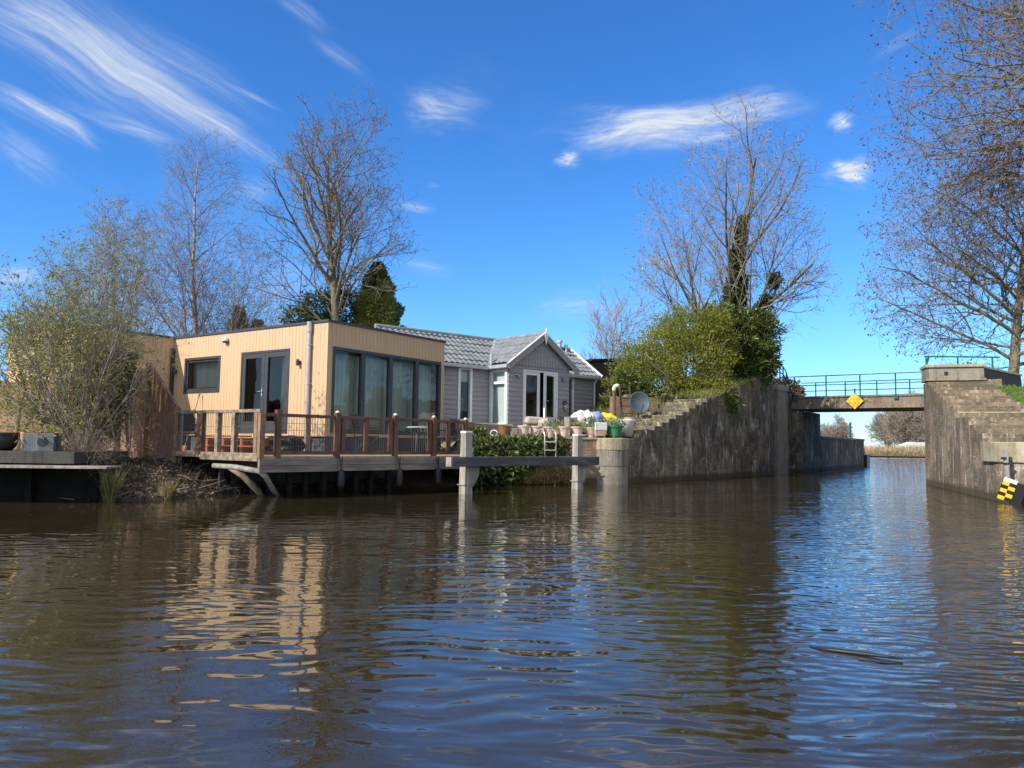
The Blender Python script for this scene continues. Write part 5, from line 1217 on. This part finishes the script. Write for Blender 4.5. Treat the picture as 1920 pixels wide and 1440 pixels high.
PB3 = dict(PB2); PB3.update(kids=[9, 5, 3, 2])
bare_tree('birch_tree', 'low bare birch thicket with pale crossing stems between the leafy bush and the house roof', 'tree', (-10.6, 29.0, 1.0), PB3, 21, [((-.30, 0, 1), 6.6, .07), ((.16, .1, 1), 6.4, .06), ((.40, -.1, 1), 6.0, .055), ((-.5, .1, 1), 6.2, .055), ((.02, 0, 1), 6.9, .06)], M['twig_pale'], M['twig_purple'])
# evergreens behind the roof
def conifer(label, base, h, r, n, seed, mat='leaf_conifer', name='conifer'):
    root = empty(name, base, 0, label, 'tree'); rs = np.random.RandomState(seed)
    b = MB(); b.tube([(0, 0, 0), (.04, .02, h * .95)], [.14, .02], 8); b.build('trunk', M['bark'], root)
    t = rs.rand(n) ** .75; z = h * (.06 + .92 * t); ang = rs.rand(n) * 6.28
    rr = r * (1 - t) ** .72 * (.75 + .32 * np.sin(ang * 3 + z * 2.1) * np.cos(ang * 5 - z * 3.3)) * (.45 + .6 * rs.rand(n) ** .5) + .06
    pts = np.stack([rr * np.cos(ang), rr * np.sin(ang), z], 1); d = np.stack([np.cos(ang), np.sin(ang), .75 + 0 * z], 1)
    leaves_obj('crown', M[mat], pts, .21, .34, seed, root, -.2, nrm(d), 1.3); return root
conifer('dark conifer with a brownish pointed crown right of the ash trunk', (-6.45, 36, 1.2), 8.5, 2.7, 21000, 31)
conifer('small dark conifer showing over the house roof between the birch and the ash', (-12.6, 35, 1.2), 6.1, 1.2, 6000, 32)
conifer('lowest dark conifer tip over the house roof right of its taller neighbour', (-11.8, 35.3, 1.2), 5.5, 1.4, 5200, 33)
def shrub(name, label, base, specs, n, leaf, size, aspect, seed, stems=14, stem_h=1.0, twigs=0, cat='shrub', twigm='twig', shell=.5, spread=.9, drop=0):
    root = empty(name, base, 0, label, cat); rs = random.Random(seed)
    pts, d = lobes(specs, n, seed, shell)
    leaves_obj('foliage', M[leaf], pts, size, aspect, seed, root, drop, d, spread)
    b = MB(); tg = MB()
    for k in range(stems):
        s = specs[rs.randrange(len(specs))]; e = Vector((s[0] + rs.gauss(0, s[3] * .5), s[1] + rs.gauss(0, s[4] * .5), s[2] + rs.random() * s[5] * .8))
        st = Vector((rs.gauss(0, .25), rs.gauss(0, .25), -.1)); m_ = st.lerp(e, .5) + Vector((rs.gauss(0, .2), rs.gauss(0, .2), .1)); b.tube([st, m_, e], [.045, .03, .012], 5, cap=False)
    b.build('stems', M['bark'], root, uv=False)['kind'] = 'stuff'
    if twigs:
        for k in range(twigs):
            i = rs.randrange(len(pts)); p = Vector(pts[i]); dd = (Vector(d[i]) + Vector((rs.gauss(0, .5), rs.gauss(0, .5), .9))).normalized(); l = .25 + .7 * rs.random()
            tg.tube([p - dd * l * .5, p + Vector((rs.gauss(0, .05), rs.gauss(0, .05), 0)), p + dd * l * .6], [.011, .008, .004], 3, cap=False)
        tg.build('twigs', M[twigm], root, uv=False)['kind'] = 'stuff'
    return root
shrub('evergreen_bush', 'dark rounded evergreen bush showing over the roof left of the ash trunk', (-8.8, 34.5, 1.0), [(-.9, 0, 5.5, .8, .9, .8), (.0, 0, 6.1, .9, 1, .9), (1.0, 0, 6.3, .9, .9, .9), (-.0, 0, 4.8, 1.5, 1.1, 1.2), (-.2, 0, 2.4, 1.4, 1.1, 1.4)], 11000, 'leaf_shrub_dark', .15, .5, 41)
shrub('olive_bush', 'loose yellow green bush with upright branches before the conifer', (-6.35, 34.3, 1.0), [(0, 0, 3.4, .9, .7, 1.2), (.35, 0, 5.9, .75, .6, 1.0), (-.3, 0, 6.2, .5, .5, .8), (.2, 0, 4.8, .95, .6, 1.1), (.5, 0, 6.6, .5, .5, .8)], 9500, 'leaf_shrub', .12, .35, 42, 16, 1, 160, twigm='twig_pale')
# the mass of shrubs on the lock bank
shrub('privet_shrub', 'big light olive green feathery shrub on the bank above the dark lock wall', (6.6, 29.6, 2.5),
      [(-1.0, 0, 1.0, 1.35, 1.1, 1.15), (.2, -.3, 1.8, 1.4, 1.1, 1.5), (.2, 0, 3.15, 1.2, 1.0, 1.05), (-.6, .2, 2.5, 1.0, .9, 1.1), (1.3, .2, 2.4, 1.0, .9, 1.3), (1.2, 0, 3.35, .75, .8, .8), (-2.2, -.1, .9, .9, .8, .95), (-1.7, .1, 1.9, .9, .8, .95), (-2.6, .1, .2, .6, .6, .6), (-1.7, .2, .4, .8, .8, .7), (.9, -.6, .7, 1.1, .8, .9)], 50000, 'leaf_shrub', .10, .40, 51, 22, 1, 160, twigm='twig_pale', shell=.35, spread=1.0, drop=-.3)
shrub('laurel_bush', 'dark glossy laurel with large leaves at the right end of the shrubs', (9.0, 31.4, 3.4),
      [(.4, 0, 1.6, 1.25, 1.1, 1.3), (.9, .1, 2.5, 1.0, 1.0, 1.0), (-.3, .2, 2.8, .95, .9, .9), (1.1, 0, 1.2, .85, .9, .8), (.2, -.3, .6, 1.1, .8, .7)], 22000, 'leaf_laurel', .18, .36, 52, 12, spread=1.0, drop=-.15)
shrub('laurel_bush', 'dark laurel at the left foot of the olive shrub beside the mossy wall', (4.2, 28.9, 1.9),
      [(-.1, 0, .8, .55, .6, .8), (.2, .2, 1.5, .5, .6, .7), (.8, 0, .3, .8, .6, .4)], 4200, 'leaf_laurel', .15, .4, 53, 8)
shrub('low_hedge', 'dark low leaves under the olive shrub along the top of the slope', (6.6, 28.5, 2.2), [(-.7, 0, .35, .7, .5, .5), (.4, .1, .45, .8, .5, .5), (1.3, .4, .6, .7, .5, .5), (-1.5, .1, .2, .5, .5, .4)], 5200, 'leaf_ivy', .12, .6, 54, 6)
shrub('copper_hedge', 'copper leaved clipped hedge at the left end of the bridge', (13.75, 38.6, 3.55), [(0, 0, .5, .75, .7, .55), (-.9, -.2, .62, .6, .6, .45), (.6, .2, .3, .45, .5, .45), (-1.9, -.6, .6, .7, .6, .42)], 5600, 'leaf_copper', .12, .6, 55, 8)
# bare shrub with seed heads behind the olive shrub
PS_ = dict(seg=[.4, .3, .22, .18], wob=[.07, .12, .16, .2], trop=[.03, .04, .03, .02], tip=[.25, .3, .4, .5], kids=[8, 5, 2.4], start=[.25, .2, .2], ang=[42, 44, 46], ratio=[.42, .46, .5], prof=[domed, domed, CONST], sides=[5, 4, 3, 3], max=3, rk=.6, rl=.012, rmin=.006, woody=0)
bare_tree('elder_shrub', 'bare grey shrub with brown seed heads rising behind the olive shrub', 'shrub', (6.3, 31.8, 2.3), PS_, 61, [((-.32, 0, 1), 3.0, .04), ((-.2, .1, 1), 3.4, .04), ((.05, 0, 1), 3.7, .04), ((.28, 0, 1), 3.6, .04), ((-.42, -.1, 1), 2.5, .035)], M['twig_pale'], M['twig'], None, M['seed'], .075, 2, .6)
PQ = dict(PS_); PQ.update(ang=[22, 26, 30], kids=[13, 6, 3], rmin=.009)
bare_tree('poplar_sapling', 'thin pale bare sapling just right of the black shed', 'tree', (4.25, 34.5, 1.6), PQ, 62, [((-.05, 0, 1), 5.2, .05), ((.04, 0, 1), 4.8, .04), ((-.20, 0, 1), 3.0, .035), ((.12, .1, 1), 3.6, .035)], M['twig_pale'], M['twig_pale'])
# ivy clad tree
PI = dict(seg=[.6, .5, .36, .26, .2], wob=[.03, .075, .12, .15, .18], trop=[.03, .07, .05, .04, .03], tip=[.15, .2, .3, .4, .5], kids=[9, 6.2, 4.0, 2.2], start=[.20, .22, .22, .25], ang=[58, 40, 42, 44], angtop=[32, 36, 40, 42], ratio=[.62, .46, .46, .46],
          prof=[lambda t: 1.05 - .55 * t, domed, domed, CONST], sides=[9, 6, 4, 3, 3], max=4, rk=.6, rl=.0135, rmin=.0085, woody=1, env=shaped([(2, 3.5), (5, 4.0), (8, 3.6), (10, 3.0), (12, 1.9), (13, 1.0)]))
IT, acc = bare_tree('ivy_clad_tree', 'tall bare spreading tree with ivy climbing its twin stems above the shrubs', 'tree', (9.25, 32.8, 3.0), PI, 77, [((-.09, 0, 1), 10.6, .24), ((.07, .05, 1), 9.4, .17), ((.30, -.05, 1), 7.4, .11), ((-.34, .05, 1), 8.2, .11), ((-.62, .0, 1), 6.2, .09), ((.55, .1, 1), 5.6, .08)], M['bark'], M['twig_pale'], None, M['seed'], .07, 1, .6)
rs = np.random.RandomState(9); I3 = []
for (pts, rad), hmax, wd, n in ((acc[0][0], 8.0, .42, 8000), (acc[0][1], 5.6, .40, 5000), (acc[0][2], 4.6, .20, 1300)):
    pz = np.array([tuple(p) for p in pts])
    for k in range(n):
        z = hmax * rs.rand() ** .8; x = np.interp(z, pz[:, 2], pz[:, 0]); y = np.interp(z, pz[:, 2], pz[:, 1]); a = rs.rand() * 6.28
        r = wd * (1.25 - .8 * z / hmax) * (.55 + .5 * math.sin(z * 3.1 + a) * math.cos(2 * a + z * 1.7) + .25 * rs.rand()); I3.append((x + r * math.cos(a), y + r * math.sin(a), z))
leaves_obj('ivy', M['leaf_ivy'], np.array(I3), .13, .8, 6, IT, .3)
pts, d = lobes([(2.0, -.1, 5.3, .32, .3, .45), (1.7, -.1, 4.4, .3, .3, .5)], 700, 15, .3); leaves_obj('ivy', M['leaf_ivy'], pts, .13, .8, 7, IT, .3)

# the leafy bush on the bank at the left
def bush_env(p, rnd): return -1.9 < p.x < .48 + .10 * p.z * rnd.random() and p.z < (2.5 + 1.15 * (p.x + 1.7)) * (.9 + .2 * rnd.random())
PW = dict(env=bush_env, seg=[.35, .25, .18, .14], wob=[.06, .12, .16, .2], trop=[.02, .03, .02, .02], tip=[.2, .3, .4, .5], kids=[9, 4.5, 2.4], start=[.18, .15, .2], ang=[38, 42, 44], ratio=[.36, .44, .5], prof=[domed, domed, CONST], sides=[5, 4, 3, 3], max=3, rk=.6, rl=.011, rmin=.0032, woody=0)
rs = random.Random(3); tr = []
for k in range(19):
    a = rs.random() * 6.28; s = .15 + .55 * rs.random(); tr.append(((math.cos(a) * s * 1.2 - .16, math.sin(a) * s * .6, 1), 2.3 + 1.3 * rs.random(), .022))
for k in range(15): tr.append(((.06 + .16 * rs.random() , .08 * rs.gauss(0, 1), 1), 3.7 + 1.2 * rs.random(), .020))
WB_, acc = bare_tree('willow_bush', 'large tangled bush with yellow green young leaves on the bank before the house', 'shrub', (-8.75, 15.75, .62), PW, 4, tr, M['twig_pale'], M['twig_pale'])
rs = np.random.RandomState(5)
tp = np.array([tuple(p) for p, d in acc['tips']]); td = np.array([tuple(d) for p, d in acc['tips']])
mid_ = []
for l in (1, 2):
    for pts, rad in acc[l]:
        for p in pts[1:]: mid_.append(tuple(p))
mid_ = np.array(mid_); sel = rs.rand(len(mid_)) < .66 * np.clip(1.15 - mid_[:, 0] * .55, .15, 1)
allp = np.concatenate([tp[rs.rand(len(tp)) < np.clip(1.1 - tp[:, 0] * .5, .25, 1)], mid_[sel]]); allp = allp + rs.normal(size=allp.shape) * .03
leaves_obj('leaves', M['leaf_spring'], allp, .075, .45, 8, WB_)
shrub('willow_bush', 'low yellow green leafy growth at the left edge behind the planter', (-9.7, 16.2, .7), [(0, 0, 1.0, .9, .6, .9), (.6, -.1, .7, .7, .5, .65), (-.5, .1, 2.3, .8, .5, .9), (1.2, -.2, .45, .6, .4, .45), (.0, 0, 3.0, .65, .45, .7), (.7, 0, 1.9, .7, .5, .8), (-.7, 0, 1.3, .7, .5, .8), (-.9, .2, 2.9, .6, .5, .6)], 8000, 'leaf_spring', .062, .42, 71, 10, 1, 420, shell=.2, twigm='twig')
# dark ivy stump at the right of the bush, and thin stems in front of the wicker fence
IV = empty('ivy_stump', (-8.35, 16.35, .7), 0, 'dark ivy clump on a leaning stem between the leafy bush and the willow fence', 'ivy')
b = MB(); b.tube([(0, -.05, -.2), (.02, 0, 1.0), (-.06, .02, 2.1)], [.06, .05, .03], 7); b.tube([(.25, .05, -.2), (.12, 0, 1.2), (.02, 0, 2.2)], [.03, .03, .02], 6); b.build('trunk', M['twig_pale'], IV, smooth=True)
pts, d = lobes([(0, 0, 1.65, .30, .25, .40), (-.05, 0, 1.15, .26, .22, .40), (.08, 0, 2.05, .20, .2, .28), (-.12, 0, .75, .2, .2, .3)], 2400, 5, .4); leaves_obj('leaves', M['leaf_ivy'], pts, .085, .8, 9, IV, .3)
PT = dict(PW); PT.update(env=None, kids=[9, 5, 3], rmin=.003)
rs = random.Random(12); tr = [((rs.gauss(0, .30), rs.gauss(0, .2), 1), 1.1 + .9 * rs.random(), .012) for k in range(4)]
BT, acc = bare_tree('bramble', 'thin reddish bramble stems with a few new leaves in front of the willow fence', 'shrub', (-7.9, 15.8, .5), PT, 14, tr, M['twig_pale'], M['twig'])
tp = np.array([tuple(p) for p, d in acc['tips']]); leaves_obj('leaves', M['leaf_spring'], tp[np.random.RandomState(1).rand(len(tp)) < .25], .055, .45, 10, BT)
rs = random.Random(15); tr = [((rs.gauss(0, .6), rs.gauss(0, .45), .8), .6 + .6 * rs.random(), .010) for k in range(9)]
bare_tree('dead_brush', 'tangle of dead brown brush hanging over the bank at the water under the leafy bush', 'brush', (-8.0, 14.4, .25), PT, 16, tr, M['twig_pale'], M['twig'])
# right bank: overhanging ash with seed bunches, and the tree behind the parapet
PR = dict(seg=[.8, .5, .36, .26, .2], wob=[.05, .09, .13, .16, .2], trop=[.02, .02, .015, .01, .0], droop=[0, .06, .03, .02, 0, 0], tip=[.3, .2, .3, .4, .5], kids=[22, 10, 6.2, 3.2], start=[.37, .14, .15, .2], ang=[72, 44, 46, 48], angtop=[42, 42, 44, 46], ratio=[.62, .44, .44, .46],
          prof=[lambda t: 1.05 - .45 * t, domed, domed, CONST], sides=[10, 7, 4, 3, 3], max=4, rk=.6, rl=.013, rmin=.0075, woody=1)
PR['env'] = lambda p, rnd: p.x > -9.9 + .9 * rnd.random() - (1.2 if p.z < 7.5 else 0)
bare_tree('ash_tree', 'big bare ash with dry brown seed bunches overhanging from the right edge', 'tree', (23.6, 25.0, 3.0), PR, 95, [((-.16, 0, 1), 17.0, .42), ((-.36, -.1, 1), 15.5, .3), ((-.05, .1, 1), 15, .3)], M['bark_ash'], M['twig'], None, M['seed'], .115, 2, .5, .5)
PR2 = dict(PR); PR2.update(env=lambda p, rnd: p.x > -5.6 + .8 * rnd.random(), kids=[32, 10, 6, 3.0], start=[.18, .12, .15, .2], ratio=[.74, .44, .46, .46], ang=[82, 44, 46, 48])
bare_tree('ash_tree', 'smaller bare tree with a mossy trunk on the lawn behind the black wall end', 'tree', (19.3, 29.6, 3.0), PR2, 23, [((-.04, 0, 1), 7.7, .21)], M['bark_ash'], M['twig'], None, M['seed'], .10, 2, .5, .5)
# far side of the lake
PF = dict(seg=[1.6, 1.2, .9, .8], wob=[.05, .1, .14, .2], trop=[.02, .04, .03, .02], tip=[.2, .3, .4, .5], kids=[22, 10, 6], start=[.15, .15, .2], ang=[58, 46, 46], angtop=[34, 42, 42], ratio=[.52, .48, .5], prof=[lambda t: 1.05 - .6 * t, domed, CONST], sides=[6, 4, 3, 3], max=3, rk=.6, rl=.014, rmin=.035, woody=0)
flabs2 = ['far bare tree on the lake shore against the right lock wall', 'far bare tree seen in the middle of the gap under the bridge', 'far bare tree over the pale embankment under the bridge', 'lone far tree over the low quay, left under the bridge', 'far thin tree left of the lone one under the bridge']
for k, (px, Y, h, sd) in enumerate(((1725, 140, 9.5, 1), (1665, 150, 8.5, 2), (1695, 132, 8.2, 3), (1570, 170, 6.6, 4), (1548, 185, 5.4, 5))):
    P_ = dict(PF)
    bare_tree('far_tree', flabs2[k], 'tree', ((px - 960) / 1440 * Y, Y, .3), P_, 100 + sd, [((0, 0, 1), h, .22), ((.25, 0, 1), h * .8, .14), ((-.25, .1, 1), h * .75, .14)], M['bark'], M['twig_pale'], 'bare trees beyond the lake')
rs = np.random.RandomState(44); n = 9000; x = 40 + 40 * rs.rand(n); y = 103 + 8 * rs.rand(n)
rb = leaves_obj('reeds', M['reed'], np.stack([x, y, .1 + 0 * x], 1), 1.3, .05, 45, None, -2.5); rb['kind'] = 'stuff'
EM = empty('flood_bank', (66, 118, 0), .1, 'pale low embankment wall behind the reeds under the bridge', 'wall')
b = MB(); b.prism([(-6, .2), (34, .2), (34, 2.2), (12, 2.2), (5.5, 2.55), (3.5, 2.2), (-4.5, 2.2), (-6, 1.7)], FR((0, 0, 0), (1, 0, 0), (0, -1, 0)), -2, 0); b.build('wall', M['sack_white'], EM)
